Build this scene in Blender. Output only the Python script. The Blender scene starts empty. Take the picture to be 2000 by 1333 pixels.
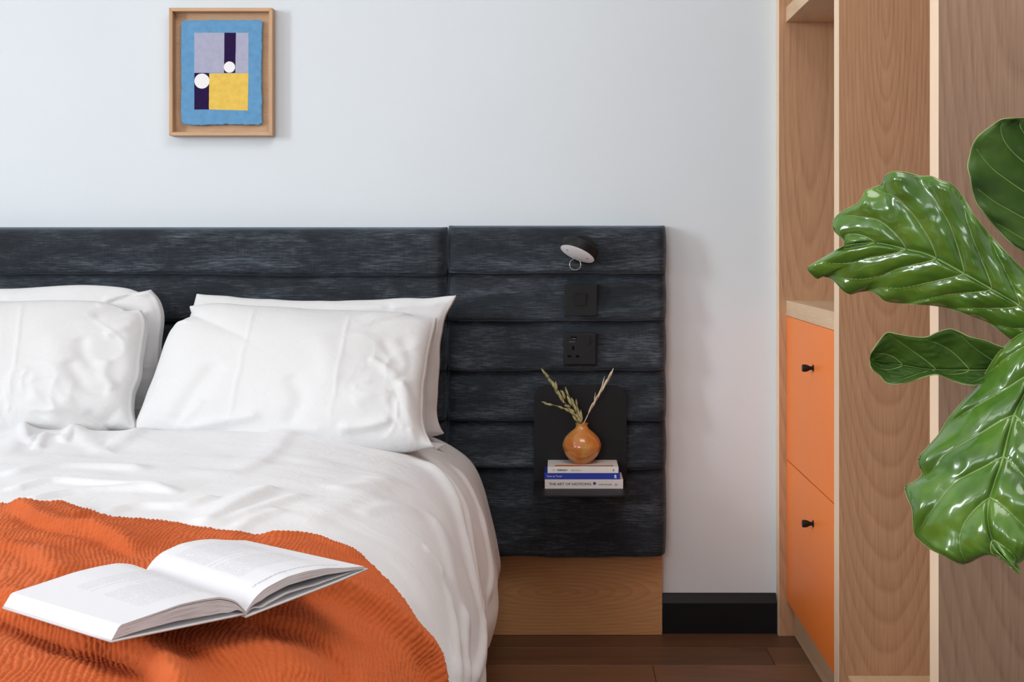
import bpy, bmesh, math, random
import numpy as np
from mathutils import Vector, Matrix, Euler
from mathutils import noise as mnoise

random.seed(7)
rng = np.random.default_rng(7)
scene = bpy.context.scene
COL = scene.collection

# ------------------------------------------------------------------ camera
F = 2314.0                 # focal length expressed in pixels of a 2000 px wide frame
CD, CZ = 3.2, 1.046        # distance to back wall, eye height
VX, VY = 1089.0, 478.0     # where the optical axis meets the frame (shift lens)
cam = bpy.data.cameras.new('camera')
cam.sensor_width = 36.0
cam.lens = 36.0 * F / 2000.0
cam.shift_x = -(VX - 1000.0) / 2000.0
cam.shift_y = -(666.5 - VY) / 2000.0
cam.clip_start = 0.05
camo = bpy.data.objects.new('camera', cam)
camo.location = (0, -CD, CZ)
camo.rotation_euler = (math.pi / 2, 0, 0)
COL.objects.link(camo)
scene.camera = camo

def P(px, py, d):
    """world point seen at a pixel for a distance d along the view axis"""
    return Vector(((px - VX) * d / F, d - CD, CZ - (py - VY) * d / F))

# ------------------------------------------------------------------ light
scene.view_settings.view_transform = 'Standard'
scene.view_settings.look = 'None'
scene.view_settings.gamma = 1.0
scene.view_settings.use_curve_mapping = False
scene.view_settings.exposure = 0.0
w = bpy.data.worlds.new('sky')
scene.world = w
w.use_nodes = True
bg = w.node_tree.nodes['Background']
bg.inputs[0].default_value = (0.80, 0.90, 1.0, 1)
bg.inputs[1].default_value = 0.6

def area(name, loc, target, sx, sy, energy, color):
    l = bpy.data.lights.new(name, 'AREA')
    l.shape = 'RECTANGLE'
    l.size, l.size_y = sx, sy
    l.energy = energy
    l.color = color
    o = bpy.data.objects.new(name, l)
    o.location = loc
    d = Vector(target) - Vector(loc)
    o.rotation_euler = d.to_track_quat('-Z', 'Y').to_euler()
    COL.objects.link(o)
    return o
# daylight through the two windows of the left wall
area('window_daylight', (-4.36, -2.85, 1.95), (1.0, -2.6, 1.5), 0.80, 1.5, 114, (0.93, 0.97, 1.0))
area('far_window_daylight', (-4.36, -5.15, 1.95), (0.0, -4.4, 1.4), 1.55, 1.5, 40, (0.93, 0.97, 1.0))
# added fill lights, unseen: one behind the viewer, one under the ceiling
area('added_front_fill', (-1.8, -6.16, 1.75), (-.2, 0.0, 1.0), 1.5, 1.3, 50, (0.97, 0.985, 1.0))
area('added_ceiling_fill', (0.35, -2.0, 2.93), (0.2, -2.0, 0), 1.2, 1.6, 33, (1.0, 0.985, 0.965))

# ------------------------------------------------------------------ helpers
def link(o):
    COL.objects.link(o)
    return o

def thing(name, label=None, cat=None, loc=(0, 0, 0), group=None, kind=None):
    o = bpy.data.objects.new(name, None)
    o.location = loc
    o.empty_display_size = 0.1
    link(o)
    if label: o['label'] = label
    if cat: o['category'] = cat
    if group: o['group'] = group
    if kind: o['kind'] = kind
    return o

def tag(o, label=None, cat=None, group=None, kind=None):
    if label: o['label'] = label
    if cat: o['category'] = cat
    if group: o['group'] = group
    if kind: o['kind'] = kind
    return o

def mesh_obj(name, verts, faces, mat, parent=None, smooth=False, uvs=None):
    me = bpy.data.meshes.new(name)
    me.from_pydata([tuple(v) for v in verts], [], faces)
    me.update()
    return finish(name, me, mat, parent, smooth)

def finish(name, me, mat, parent=None, smooth=False):
    if mat is not None:
        for m in (mat if isinstance(mat, (list, tuple)) else [mat]):
            me.materials.append(m)
    if smooth:
        me.polygons.foreach_set('use_smooth', [True] * len(me.polygons))
    o = bpy.data.objects.new(name, me)
    link(o)
    if parent is not None:
        off = Vector((0, 0, 0))
        p = parent
        while p is not None:
            off += p.location
            p = p.parent
        me.transform(Matrix.Translation(-off))
        o.parent = parent
    return o

def grid_obj(name, pos, mat, parent=None, smooth=True, flip=False, uv=None, closed_u=False):
    """pos: (n,m,3) array of points"""
    n, m = pos.shape[:2]
    idx = np.arange(n * m).reshape(n, m)
    if closed_u:
        idx = np.vstack([idx, idx[:1]])
        n2 = n + 1
    else:
        n2 = n
    a = idx[:-1, :-1].ravel(); b = idx[1:, :-1].ravel(); c = idx[1:, 1:].ravel(); d = idx[:-1, 1:].ravel()
    q = np.stack([a, b, c, d] if not flip else [a, d, c, b], 1).astype(np.int32)
    me = bpy.data.meshes.new(name)
    me.vertices.add(n * m)
    me.vertices.foreach_set('co', pos.reshape(-1).astype(np.float32))
    nf = len(q)
    me.loops.add(nf * 4)
    me.loops.foreach_set('vertex_index', q.reshape(-1))
    me.polygons.add(nf)
    me.polygons.foreach_set('loop_start', np.arange(nf, dtype=np.int32) * 4)
    me.polygons.foreach_set('loop_total', np.full(nf, 4, dtype=np.int32))
    if uv is not None:
        ul = me.uv_layers.new(name='UVMap')
        ul.data.foreach_set('uv', uv.reshape(-1, 2)[q.reshape(-1)].reshape(-1).astype(np.float32))
    me.update(calc_edges=True)
    me.validate()
    return finish(name, me, mat, parent, smooth)

def box(name, x0, x1, y0, y1, z0, z1, mat, parent=None, bevel=0.0, segs=2):
    bm = bmesh.new()
    bmesh.ops.create_cube(bm, size=1.0)
    for v in bm.verts:
        v.co.x = x0 if v.co.x < 0 else x1
        v.co.y = y0 if v.co.y < 0 else y1
        v.co.z = z0 if v.co.z < 0 else z1
    if bevel > 0:
        bmesh.ops.bevel(bm, geom=list(bm.edges), offset=bevel, segments=segs, affect='EDGES', profile=0.5)
    me = bpy.data.meshes.new(name)
    bm.to_mesh(me); bm.free()
    return finish(name, me, mat, parent, False)

def obox(name, M, sx, sy, sz, mat, parent=None, bevel=0.0):
    """box sized sx,sy,sz centred at origin then transformed by matrix M"""
    bm = bmesh.new()
    bmesh.ops.create_cube(bm, size=1.0)
    for v in bm.verts:
        v.co = Vector((v.co.x * sx, v.co.y * sy, v.co.z * sz))
    if bevel > 0:
        bmesh.ops.bevel(bm, geom=list(bm.edges), offset=bevel, segments=2, affect='EDGES')
    bm.transform(M)
    me = bpy.data.meshes.new(name)
    bm.to_mesh(me); bm.free()
    return finish(name, me, mat, parent, False)

def lathe(name, prof, mat, M=None, parent=None, n=48, cap=True):
    """prof: list of (r,z)"""
    vs, fs = [], []
    for r, z in prof:
        for k in range(n):
            a = 2 * math.pi * k / n
            vs.append(Vector((r * math.cos(a), r * math.sin(a), z)))
    for i in range(len(prof) - 1):
        for k in range(n):
            k2 = (k + 1) % n
            fs.append((i * n + k, i * n + k2, (i + 1) * n + k2, (i + 1) * n + k))
    if cap:
        fs.append(tuple(range(n))[::-1])
        fs.append(tuple((len(prof) - 1) * n + k for k in range(n)))
    if M is not None:
        vs = [M @ v for v in vs]
    o = mesh_obj(name, vs, fs, mat, parent, True)
    o.data.set_sharp_from_angle(angle=math.radians(35))
    return o

def tube(name, pts, rad, mat, parent=None, n=8, closed=False):
    pts = [Vector(p) for p in pts]
    if not hasattr(rad, '__len__'):
        rad = [rad] * len(pts)
    vs, fs = [], []
    N = len(pts)
    up = Vector((0.13, 0.2, 0.97)).normalized()
    prev = None
    for i, p in enumerate(pts):
        if closed:
            t = pts[(i + 1) % N] - pts[i - 1]
        else:
            t = pts[min(i + 1, N - 1)] - pts[max(i - 1, 0)]
        t.normalize()
        if prev is None:
            a = t.cross(up)
            if a.length < 1e-3: a = t.cross(Vector((1, 0, 0)))
        else:
            a = prev - t * prev.dot(t)
        a.normalize(); prev = a
        b = t.cross(a)
        for k in range(n):
            an = 2 * math.pi * k / n
            vs.append(p + (a * math.cos(an) + b * math.sin(an)) * rad[i])
    R = N if closed else N - 1
    for i in range(R):
        j = (i + 1) % N
        for k in range(n):
            k2 = (k + 1) % n
            fs.append((i * n + k, i * n + k2, j * n + k2, j * n + k))
    if not closed:
        fs.append(tuple(range(n))[::-1]); fs.append(tuple((N - 1) * n + k for k in range(n)))
    return mesh_obj(name, vs, fs, mat, parent, True)

def join_meshes(name, objs, parent=None):
    """merge several just-made mesh objects (same material) into one part"""
    bm = bmesh.new()
    mats = list(objs[0].data.materials)
    for o in objs:
        bm.from_mesh(o.data)
    me = bpy.data.meshes.new(name)
    bm.to_mesh(me); bm.free()
    for m in mats: me.materials.append(m)
    for o in objs:
        d = o.data
        bpy.data.objects.remove(o); bpy.data.meshes.remove(d)
    o = bpy.data.objects.new(name, me)
    link(o)
    o.parent = parent
    return o

def text_mesh(name, body, size, loc, rot, mat, parent=None, squeeze=1.0, extrude=0.0002, align='LEFT', bold=0.0):
    cu = bpy.data.curves.new(name, 'FONT')
    cu.body = body; cu.size = size; cu.extrude = extrude; cu.resolution_u = 3
    cu.align_x = align; cu.align_y = 'CENTER'; cu.offset = bold
    to = bpy.data.objects.new(name + '_src', cu)
    link(to)
    bpy.context.view_layer.update()
    dg = bpy.context.evaluated_depsgraph_get()
    me = bpy.data.meshes.new_from_object(to.evaluated_get(dg))
    bpy.data.objects.remove(to); bpy.data.curves.remove(cu)
    me.transform(Matrix.Translation(loc) @ Euler(rot).to_matrix().to_4x4() @ Matrix.Diagonal((squeeze, 1, 1, 1)))
    me.materials.clear()
    return finish(name, me, mat, parent, False)

def sm(a, b, x):
    t = np.clip((x - a) / (b - a), 0, 1)
    return t * t * (3 - 2 * t)

_perm = rng.random((256, 256))
def vnoise(x, y, seed=0):
    """smooth value noise, vectorised, about -1..1"""
    x = np.asarray(x, float) + seed * 17.31; y = np.asarray(y, float) + seed * 9.77
    xi = np.floor(x).astype(int); yi = np.floor(y).astype(int)
    fx = x - xi; fy = y - yi
    fx = fx * fx * fx * (fx * (6 * fx - 15) + 10); fy = fy * fy * fy * (fy * (6 * fy - 15) + 10)
    g = lambda i, j: _perm[i % 256, j % 256]
    return ((g(xi, yi) * (1 - fx) + g(xi + 1, yi) * fx) * (1 - fy) + (g(xi, yi + 1) * (1 - fx) + g(xi + 1, yi + 1) * fx) * fy) * 2 - 1

def fbm(x, y, seed=0, oct=4, gain=0.5):
    s = 0; a = 1.0
    for k in range(oct):
        s = s + a * vnoise(x * 2 ** k, y * 2 ** k, seed + k * 3)
        a *= gain
    return s

# ------------------------------------------------------------------ materials
class NT:
    def __init__(self, name):
        self.m = bpy.data.materials.new(name)
        self.m.use_nodes = True
        self.t = self.m.node_tree
        self.b = self.t.nodes['Principled BSDF']
    def n(self, typ, **kw):
        nd = self.t.nodes.new(typ)
        for k, v in kw.items():
            if k.startswith('i_'):
                key = k[2:]
                nd.inputs[int(key) if key.isdigit() else key].default_value = v
            else:
                setattr(nd, k, v)
        return nd
    def l(self, a, b):
        self.t.links.new(a, b)
    def set(self, **kw):
        for k, v in kw.items():
            self.b.inputs[k.replace('_', ' ')].default_value = v
        return self

def c4(r, g, b): return (r, g, b, 1)

def plain(name, col, rough=0.5, metal=0.0, spec=0.5, noise_amt=0.06, nscale=30, bump=0.0, coat=0.0):
    a = NT(name)
    tc = a.n('ShaderNodeTexCoord')
    no = a.n('ShaderNodeTexNoise', i_Scale=nscale, i_Detail=5)
    a.l(tc.outputs['Object'], no.inputs['Vector'])
    ramp = a.n('ShaderNodeMapRange', i_1=0.3, i_2=0.7)
    ramp.inputs[3].default_value = 1 - noise_amt; ramp.inputs[4].default_value = 1 + noise_amt
    a.l(no.outputs['Fac'], ramp.inputs[0])
    mul = a.n('ShaderNodeVectorMath', operation='SCALE')
    mul.inputs[0].default_value = col[:3]
    a.l(ramp.outputs[0], mul.inputs['Scale'])
    a.l(mul.outputs[0], a.b.inputs['Base Color'])
    a.set(Roughness=rough, Metallic=metal)
    a.b.inputs['Specular IOR Level'].default_value = spec
    if coat: a.b.inputs['Coat Weight'].default_value = coat
    if bump:
        bp = a.n('ShaderNodeBump', i_Strength=bump, i_Distance=0.002)
        a.l(no.outputs['Fac'], bp.inputs['Height'])
        a.l(bp.outputs[0], a.b.inputs['Normal'])
    return a.m

def wood(name, dark, light, axis='Z', scale=1.0, rough=0.55, seed=0.0, ring=9.0, contrast=1.0, center=None, arch=26.0, stretch=0.13):
    """oak veneer: long cathedral rings plus fine open pores, grain along axis"""
    a = NT(name)
    tc = a.n('ShaderNodeTexCoord')
    mp = a.n('ShaderNodeMapping')
    mp.inputs['Location'].default_value = (seed * 1.7, seed * 0.9, seed * 2.3)
    st = {'X': (0.12, 1, 1), 'Y': (1, 0.12, 1), 'Z': (1, 1, 0.12)}[axis]
    mp.inputs['Scale'].default_value = tuple(s * scale for s in st)
    a.l(tc.outputs['Object'], mp.inputs['Vector'])
    n1 = a.n('ShaderNodeTexNoise', i_Scale=3.2, i_Detail=3, i_Roughness=0.5, i_Distortion=0.25)
    a.l(mp.outputs[0], n1.inputs['Vector'])
    m1 = a.n('ShaderNodeMath', operation='MULTIPLY'); m1.inputs[1].default_value = ring
    a.l(n1.outputs['Fac'], m1.inputs[0])
    ringsrc = m1.outputs[0]
    if center is not None:      # heart of the cathedral figure, as object coordinates
        mc = a.n('ShaderNodeMapping', vector_type='TEXTURE')
        mc.inputs['Location'].default_value = center
        k_ = {'X': (1 / stretch, 6, 1), 'Y': (1, 1 / stretch, 1), 'Z': (1, 6, 1 / stretch)}[axis]
        mc.inputs['Scale'].default_value = k_
        a.l(tc.outputs['Object'], mc.inputs['Vector'])
        ln = a.n('ShaderNodeVectorMath', operation='LENGTH'); a.l(mc.outputs[0], ln.inputs[0])
        mm = a.n('ShaderNodeMath', operation='MULTIPLY_ADD'); a.l(ln.outputs['Value'], mm.inputs[0]); mm.inputs[1].default_value = arch
        m1.inputs[1].default_value = ring * .45
        a.l(m1.outputs[0], mm.inputs[2])
        ringsrc = mm.outputs[0]
    fr = a.n('ShaderNodeMath', operation='FRACT'); a.l(ringsrc, fr.inputs[0])
    cr = a.n('ShaderNodeValToRGB')
    e = cr.color_ramp.elements
    e[0].position = 0.0; e[0].color = c4(.22, .22, .22)
    e[1].position = 1.0; e[1].color = c4(.30, .30, .30)
    k = cr.color_ramp.elements.new(0.22); k.color = c4(.70, .70, .70)
    k = cr.color_ramp.elements.new(0.75); k.color = c4(.52, .52, .52)
    a.l(fr.outputs[0], cr.inputs[0])
    # pores
    mp2 = a.n('ShaderNodeMapping')
    st2 = {'X': (10, 300, 300), 'Y': (300, 10, 300), 'Z': (300, 300, 10)}[axis]
    mp2.inputs['Scale'].default_value = tuple(s * scale for s in st2)
    a.l(tc.outputs['Object'], mp2.inputs['Vector'])
    n2 = a.n('ShaderNodeTexNoise', i_Scale=1.0, i_Detail=3, i_Roughness=0.6)
    a.l(mp2.outputs[0], n2.inputs['Vector'])
    n3 = a.n('ShaderNodeTexNoise', i_Scale=1.6, i_Detail=2)
    a.l(mp.outputs[0], n3.inputs['Vector'])
    def scaled(sock, k):
        s = a.n('ShaderNodeMath', operation='SUBTRACT'); s.inputs[1].default_value = 0.5; a.l(sock, s.inputs[0])
        mm = a.n('ShaderNodeMath', operation='MULTIPLY'); mm.inputs[1].default_value = k * contrast; a.l(s.outputs[0], mm.inputs[0])
        return mm.outputs[0]
    x = a.n('ShaderNodeMath', operation='ADD'); a.l(scaled(cr.outputs[0], 0.62), x.inputs[0]); a.l(scaled(n2.outputs['Fac'], 0.9), x.inputs[1])
    y = a.n('ShaderNodeMath', operation='ADD'); a.l(x.outputs[0], y.inputs[0]); a.l(scaled(n3.outputs['Fac'], 0.7), y.inputs[1])
    z = a.n('ShaderNodeMath', operation='ADD'); a.l(y.outputs[0], z.inputs[0]); z.inputs[1].default_value = 0.5; z.use_clamp = True
    mix = a.n('ShaderNodeMix', data_type='RGBA')
    mix.inputs['A'].default_value = c4(*dark); mix.inputs['B'].default_value = c4(*light)
    a.l(z.outputs[0], mix.inputs['Factor'])
    a.l(mix.outputs['Result'], a.b.inputs['Base Color'])
    bp = a.n('ShaderNodeBump', i_Strength=0.25, i_Distance=0.0006)
    a.l(n2.outputs['Fac'], bp.inputs['Height']); a.l(bp.outputs[0], a.b.inputs['Normal'])
    a.set(Roughness=rough)
    a.b.inputs['Specular IOR Level'].default_value = 0.35
    return a.m

M_wall = plain('wall_paint', (0.66, 0.715, 0.755), rough=0.75, spec=0.2, noise_amt=0.012, nscale=3, bump=0.02)
M_wallside = plain('side_wall_paint', (0.60, 0.60, 0.60), rough=0.8, spec=0.2, noise_amt=0.01)
M_ceil = plain('ceiling_paint', (0.80, 0.80, 0.79), rough=0.9, spec=0.1, noise_amt=0.01)
OAK_D, OAK_L = (0.31, 0.157, 0.080), (0.59, 0.338, 0.190)
M_oak = wood('oak_veneer', OAK_D, OAK_L, 'Z', seed=0.3, center=(-.22, 0, 1.55), arch=105)
M_oak2 = wood('oak_veneer_divider', OAK_D, OAK_L, 'Z', seed=3.1, center=(-.21, 0, 1.55), arch=120)
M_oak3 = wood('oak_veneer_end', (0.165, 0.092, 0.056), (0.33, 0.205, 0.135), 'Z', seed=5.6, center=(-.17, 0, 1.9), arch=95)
M_oak_y = wood('oak_veneer_shelf', (0.52, 0.34, 0.19), (0.82, 0.60, 0.40), 'Y', seed=1.2)  # paler oak: light on the left-facing shelf edges put into the colour
M_oak_x = wood('oak_plinth', (0.36, 0.175, 0.068), (0.66, 0.36, 0.16), 'X', seed=2.1, center=(.0, 0, .115), arch=110, stretch=.2)
M_edge = wood('oak_edge_lit', (0.72, 0.52, 0.35), (0.90, 0.72, 0.54), 'Z', seed=4.0, contrast=0.5)  # same oak, with the light on the front edges put into the colour
M_floorw = [wood('floor_oak_%s' % k, (0.075 * f, 0.033 * f, 0.016 * f), (0.20 * f, 0.098 * f, 0.05 * f), 'X', seed=s, rough=0.45)
            for k, f, s in (('brown', 1.0, 0.0), ('light', 1.18, 4.4), ('dark', 0.82, 8.2))]
M_floorbase = plain('floor_joint', (0.02, 0.012, 0.008), rough=0.8)
M_frame = wood('frame_oak', (0.36, 0.20, 0.10), (0.66, 0.44, 0.27), 'Z', seed=7.0, scale=1.5)
M_frame_x = wood('frame_oak_rail', (0.36, 0.20, 0.10), (0.66, 0.44, 0.27), 'X', seed=7.7, scale=1.5)
M_backing = wood('frame_backing', (0.42, 0.24, 0.13), (0.64, 0.43, 0.27), 'X', seed=9.0, scale=2.0)
M_orange = plain('orange_lacquer', (0.97, 0.25, 0.045), rough=0.45, spec=0.3, noise_amt=0.01, nscale=4)
M_black = plain('black_metal', (0.010, 0.010, 0.011), rough=0.5, spec=0.22, noise_amt=0.1)
M_blackpl = plain('black_plastic', (0.011, 0.011, 0.012), rough=0.45, spec=0.22)
M_hole = plain('socket_hole', (0.002, 0.002, 0.002), rough=0.9, spec=0.1)
M_skirt = plain('black_skirting', (0.006, 0.006, 0.008), rough=0.5, spec=0.25)
M_white = plain('lamp_diffuser', (0.93, 0.92, 0.94), rough=0.4)
M_wire = plain('steel_wire', (0.45, 0.45, 0.47), rough=0.25, metal=1.0)

def fabric_velvet():
    a = NT('slate_velvet')
    tc = a.n('ShaderNodeTexCoord')
    mp = a.n('ShaderNodeMapping'); mp.inputs['Scale'].default_value = (30, 30, 600)
    a.l(tc.outputs['Object'], mp.inputs['Vector'])
    n1 = a.n('ShaderNodeTexNoise', i_Scale=1.0, i_Detail=4, i_Roughness=0.65)
    a.l(mp.outputs[0], n1.inputs['Vector'])
    mp2 = a.n('ShaderNodeMapping'); mp2.inputs['Scale'].default_value = (5.5, 5.5, 16)
    a.l(tc.outputs['Object'], mp2.inputs['Vector'])
    n2 = a.n('ShaderNodeTexNoise', i_Scale=1.0, i_Detail=5, i_Roughness=0.62, i_Distortion=0.4)
    a.l(mp2.outputs[0], n2.inputs['Vector'])
    mp3 = a.n('ShaderNodeMapping'); mp3.inputs['Scale'].default_value = (420, 420, 12)
    a.l(tc.outputs['Object'], mp3.inputs['Vector'])
    n3 = a.n('ShaderNodeTexNoise', i_Scale=1.0, i_Detail=2)
    a.l(mp3.outputs[0], n3.inputs['Vector'])
    r1 = a.n('ShaderNodeMapRange', i_1=0.30, i_2=0.74); a.l(n1.outputs['Fac'], r1.inputs[0])
    r2 = a.n('ShaderNodeMapRange', i_1=0.36, i_2=0.74); a.l(n2.outputs['Fac'], r2.inputs[0])  # pale patches: sheen of the pile put into the colour
    m = a.n('ShaderNodeMath', operation='MULTIPLY'); a.l(r1.outputs[0], m.inputs[0]); a.l(r2.outputs[0], m.inputs[1])
    m2 = a.n('ShaderNodeMath', operation='MULTIPLY_ADD'); a.l(n3.outputs['Fac'], m2.inputs[0]); m2.inputs[1].default_value = 0.22
    m3 = a.n('ShaderNodeMath', operation='MULTIPLY_ADD'); a.l(r1.outputs[0], m3.inputs[0]); m3.inputs[1].default_value = 0.22
    a.l(m.outputs[0], m3.inputs[2]); a.l(m3.outputs[0], m2.inputs[2])
    m2.use_clamp = True
    cr = a.n('ShaderNodeValToRGB'); e = cr.color_ramp.elements
    e[0].position = 0.05; e[0].color = c4(0.008, 0.010, 0.013)
    e[1].position = 0.98; e[1].color = c4(0.108, 0.127, 0.155)
    k = e.new(0.4); k.color = c4(0.026, 0.032, 0.040)
    a.l(m2.outputs[0], cr.inputs[0])
    a.l(cr.outputs[0], a.b.inputs['Base Color'])
    bp = a.n('ShaderNodeBump', i_Strength=0.5, i_Distance=0.0012)
    a.l(n1.outputs['Fac'], bp.inputs['Height']); a.l(bp.outputs[0], a.b.inputs['Normal'])
    a.set(Roughness=0.75)
    a.b.inputs['Specular IOR Level'].default_value = 0.15
    a.b.inputs['Sheen Weight'].default_value = 0.35
    a.b.inputs['Sheen Roughness'].default_value = 0.4
    a.b.inputs['Sheen Tint'].default_value = c4(0.55, 0.65, 0.8)
    return a.m
M_velvet = fabric_velvet()

def fabric_white(name, col=(0.73, 0.73, 0.745)):
    a = NT(name)
    tc = a.n('ShaderNodeTexCoord')
    n1 = a.n('ShaderNodeTexNoise', i_Scale=900, i_Detail=2)
    a.l(tc.outputs['Object'], n1.inputs['Vector'])
    n2 = a.n('ShaderNodeTexNoise', i_Scale=14, i_Detail=6, i_Roughness=0.6, i_Distortion=0.8)
    a.l(tc.outputs['Object'], n2.inputs['Vector'])
    b1 = a.n('ShaderNodeBump', i_Strength=0.12, i_Distance=0.0005); a.l(n1.outputs['Fac'], b1.inputs['Height'])
    b2 = a.n('ShaderNodeBump', i_Strength=0.35, i_Distance=0.008); a.l(n2.outputs['Fac'], b2.inputs['Height'])
    a.l(b1.outputs[0], b2.inputs['Normal']); a.l(b2.outputs[0], a.b.inputs['Normal'])
    a.b.inputs['Base Color'].default_value = c4(*col)
    a.set(Roughness=0.7)
    a.b.inputs['Specular IOR Level'].default_value = 0.2
    a.b.inputs['Sheen Weight'].default_value = 0.1
    return a.m
M_cotton = fabric_white('white_cotton')
M_cotton2 = fabric_white('white_pillowcase', (0.665, 0.665, 0.67))  # same cotton as the duvet, colour darkened to offset light on the pillows

def fabric_throw():
    a = NT('rust_gauze')
    tc = a.n('ShaderNodeTexCoord')
    n2 = a.n('ShaderNodeTexNoise', i_Scale=600, i_Detail=3)
    a.l(tc.outputs['Object'], n2.inputs['Vector'])
    n3 = a.n('ShaderNodeTexNoise', i_Scale=9, i_Detail=3)
    a.l(tc.outputs['Object'], n3.inputs['Vector'])
    mix = a.n('ShaderNodeMix', data_type='RGBA')
    mix.inputs['A'].default_value = c4(0.42, 0.075, 0.018); mix.inputs['B'].default_value = c4(0.60, 0.135, 0.038)
    a.l(n3.outputs['Fac'], mix.inputs['Factor'])
    a.l(mix.outputs['Result'], a.b.inputs['Base Color'])
    b1 = a.n('ShaderNodeBump', i_Strength=0.5, i_Distance=0.0008); a.l(n2.outputs['Fac'], b1.inputs['Height'])
    a.l(b1.outputs[0], a.b.inputs['Normal'])
    a.set(Roughness=0.85)
    a.b.inputs['Specular IOR Level'].default_value = 0.12
    a.b.inputs['Sheen Weight'].default_value = 0.15
    a.b.inputs['Sheen Tint'].default_value = c4(1.0, 0.6, 0.4)
    return a.m
M_throw = fabric_throw()

# ------------------------------------------------------------------ room shell
XL, XR, YB, ZC = -4.4, 1.2, -6.2, 3.0
tag(box('wall_back', XL - .1, XR + .1, 0, 0.12, 0, ZC, M_wall), kind='structure')
tag(box('wall_right', XR, XR + .1, YB, 0, 0, ZC, M_wallside), kind='structure')
wf = thing('wall_front', kind='structure')
for (x0_, x1_, z0_, z1_) in ((XL - .1, -2.6, 0, ZC), (-1.0, XR + .1, 0, ZC), (-2.6, -1.0, 0, 1.05), (-2.6, -1.0, 2.45, ZC)):
    box('masonry', x0_, x1_, YB - .12, YB, z0_, z1_, M_wallside, wf)
tag(box('ceiling', XL - .1, XR + .1, YB - .12, 0.12, ZC, ZC + .1, M_ceil), kind='structure')
# left wall with two window openings
wl = thing('wall_left', kind='structure')
W1 = (-3.40, -2.30); W2 = (-5.95, -4.35); WZ = (1.15, 2.75)
box('masonry', XL - .12, XL, YB, W2[0], 0, ZC, M_wallside, wl)
box('masonry', XL - .12, XL, W2[1], W1[0], 0, ZC, M_wallside, wl)
box('masonry', XL - .12, XL, W1[1], 0, 0, ZC, M_wallside, wl)
for (a_, b_) in (W1, W2):
    box('masonry', XL - .12, XL, a_, b_, 0, WZ[0], M_wallside, wl)
    box('masonry', XL - .12, XL, a_, b_, WZ[1], ZC, M_wallside, wl)
M_winframe = plain('window_paint', (0.75, 0.75, 0.74), rough=0.4)
for k, (a_, b_) in enumerate((W1, W2)):
    wn = thing('window_%d' % (k + 1), kind='structure', loc=(XL, (a_ + b_) / 2, WZ[0]))
    for (y0, y1, z0, z1) in ((a_, a_ + .05, WZ[0], WZ[1]), (b_ - .05, b_, WZ[0], WZ[1]), (a_ + .05, b_ - .05, WZ[0], WZ[0] + .05), (a_ + .05, b_ - .05, WZ[1] - .05, WZ[1]), ((a_ + b_) / 2 - .02, (a_ + b_) / 2 + .02, WZ[0] + .05, WZ[1] - .05)):
        box('window_bar', XL - .11, XL - .06, y0, y1, z0, z1, M_winframe, wn, 0.004)
    box('window_sill', XL - .02, XL + .12, a_ - .05, b_ + .05, WZ[0] - .03, WZ[0], M_winframe, wn, 0.004)

w3 = thing('window_3', kind='structure', loc=(-1.8, YB, 1.05))  # unseen window, added to go with the front fill light
for (x0_, x1_, z0_, z1_) in ((-2.6, -2.55, 1.05, 2.45), (-1.05, -1.0, 1.05, 2.45), (-2.55, -1.05, 1.05, 1.10), (-2.55, -1.05, 2.40, 2.45), (-1.82, -1.78, 1.10, 2.40)):
    box('window_bar', x0_, x1_, YB - .11, YB - .06, z0_, z1_, M_winframe, w3, 0.004)
box('window_sill', -2.65, -.95, YB - .02, YB + .10, 1.02, 1.05, M_winframe, w3, 0.004)

# floor of oak planks running along the headboard wall
fl = thing('floor', kind='structure')
box('subfloor', XL, XR, YB, 0, -0.06, -0.012, M_floorbase, fl)
PW, PL = 0.128, 1.22
nrow = int(6.2 / PW) + 1
offs = [0.55, 0.95, 0.2, 0.7, 0.05, 0.45]
for r in range(nrow):
    y1 = -r * PW; y0 = max(y1 - PW, YB)
    if y1 - y0 < 0.02: continue
    x = XL - offs[r % 6] * PL
    while x < XR:
        xa, xb = max(x, XL), min(x + PL, XR)
        if xb - xa > 0.02:
            box('plank', xa + 0.0006, xb - 0.0006, y0 + 0.0006, y1 - 0.0006, -0.012, 0.0, M_floorw[(r * 5 + int((x + 9) * 3)) % 3], fl, 0.0007, 1)
        x += PL

# black skirting: right of the headboard, bevelled top
def skirting(name, x0, x1):
    prof = [(0, 0), (-0.018, 0), (-0.018, 0.082), (-0.004, 0.103), (0, 0.105)]
    vs = [(x, y, z) for x in (x0, x1) for y, z in prof]
    n = len(prof)
    fs = [tuple(range(n)), tuple(range(n, 2 * n))[::-1]] + [(i, i + n, (i + 1) % n + n, (i + 1) % n) for i in range(n)]
    return tag(mesh_obj(name, vs, fs, M_skirt), kind='structure')
skirting('baseboard_back', 0.2835, 0.589)
tag(box('baseboard_left', XL, XL + .018, YB, 0, 0, 0.105, M_skirt), kind='structure')

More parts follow.
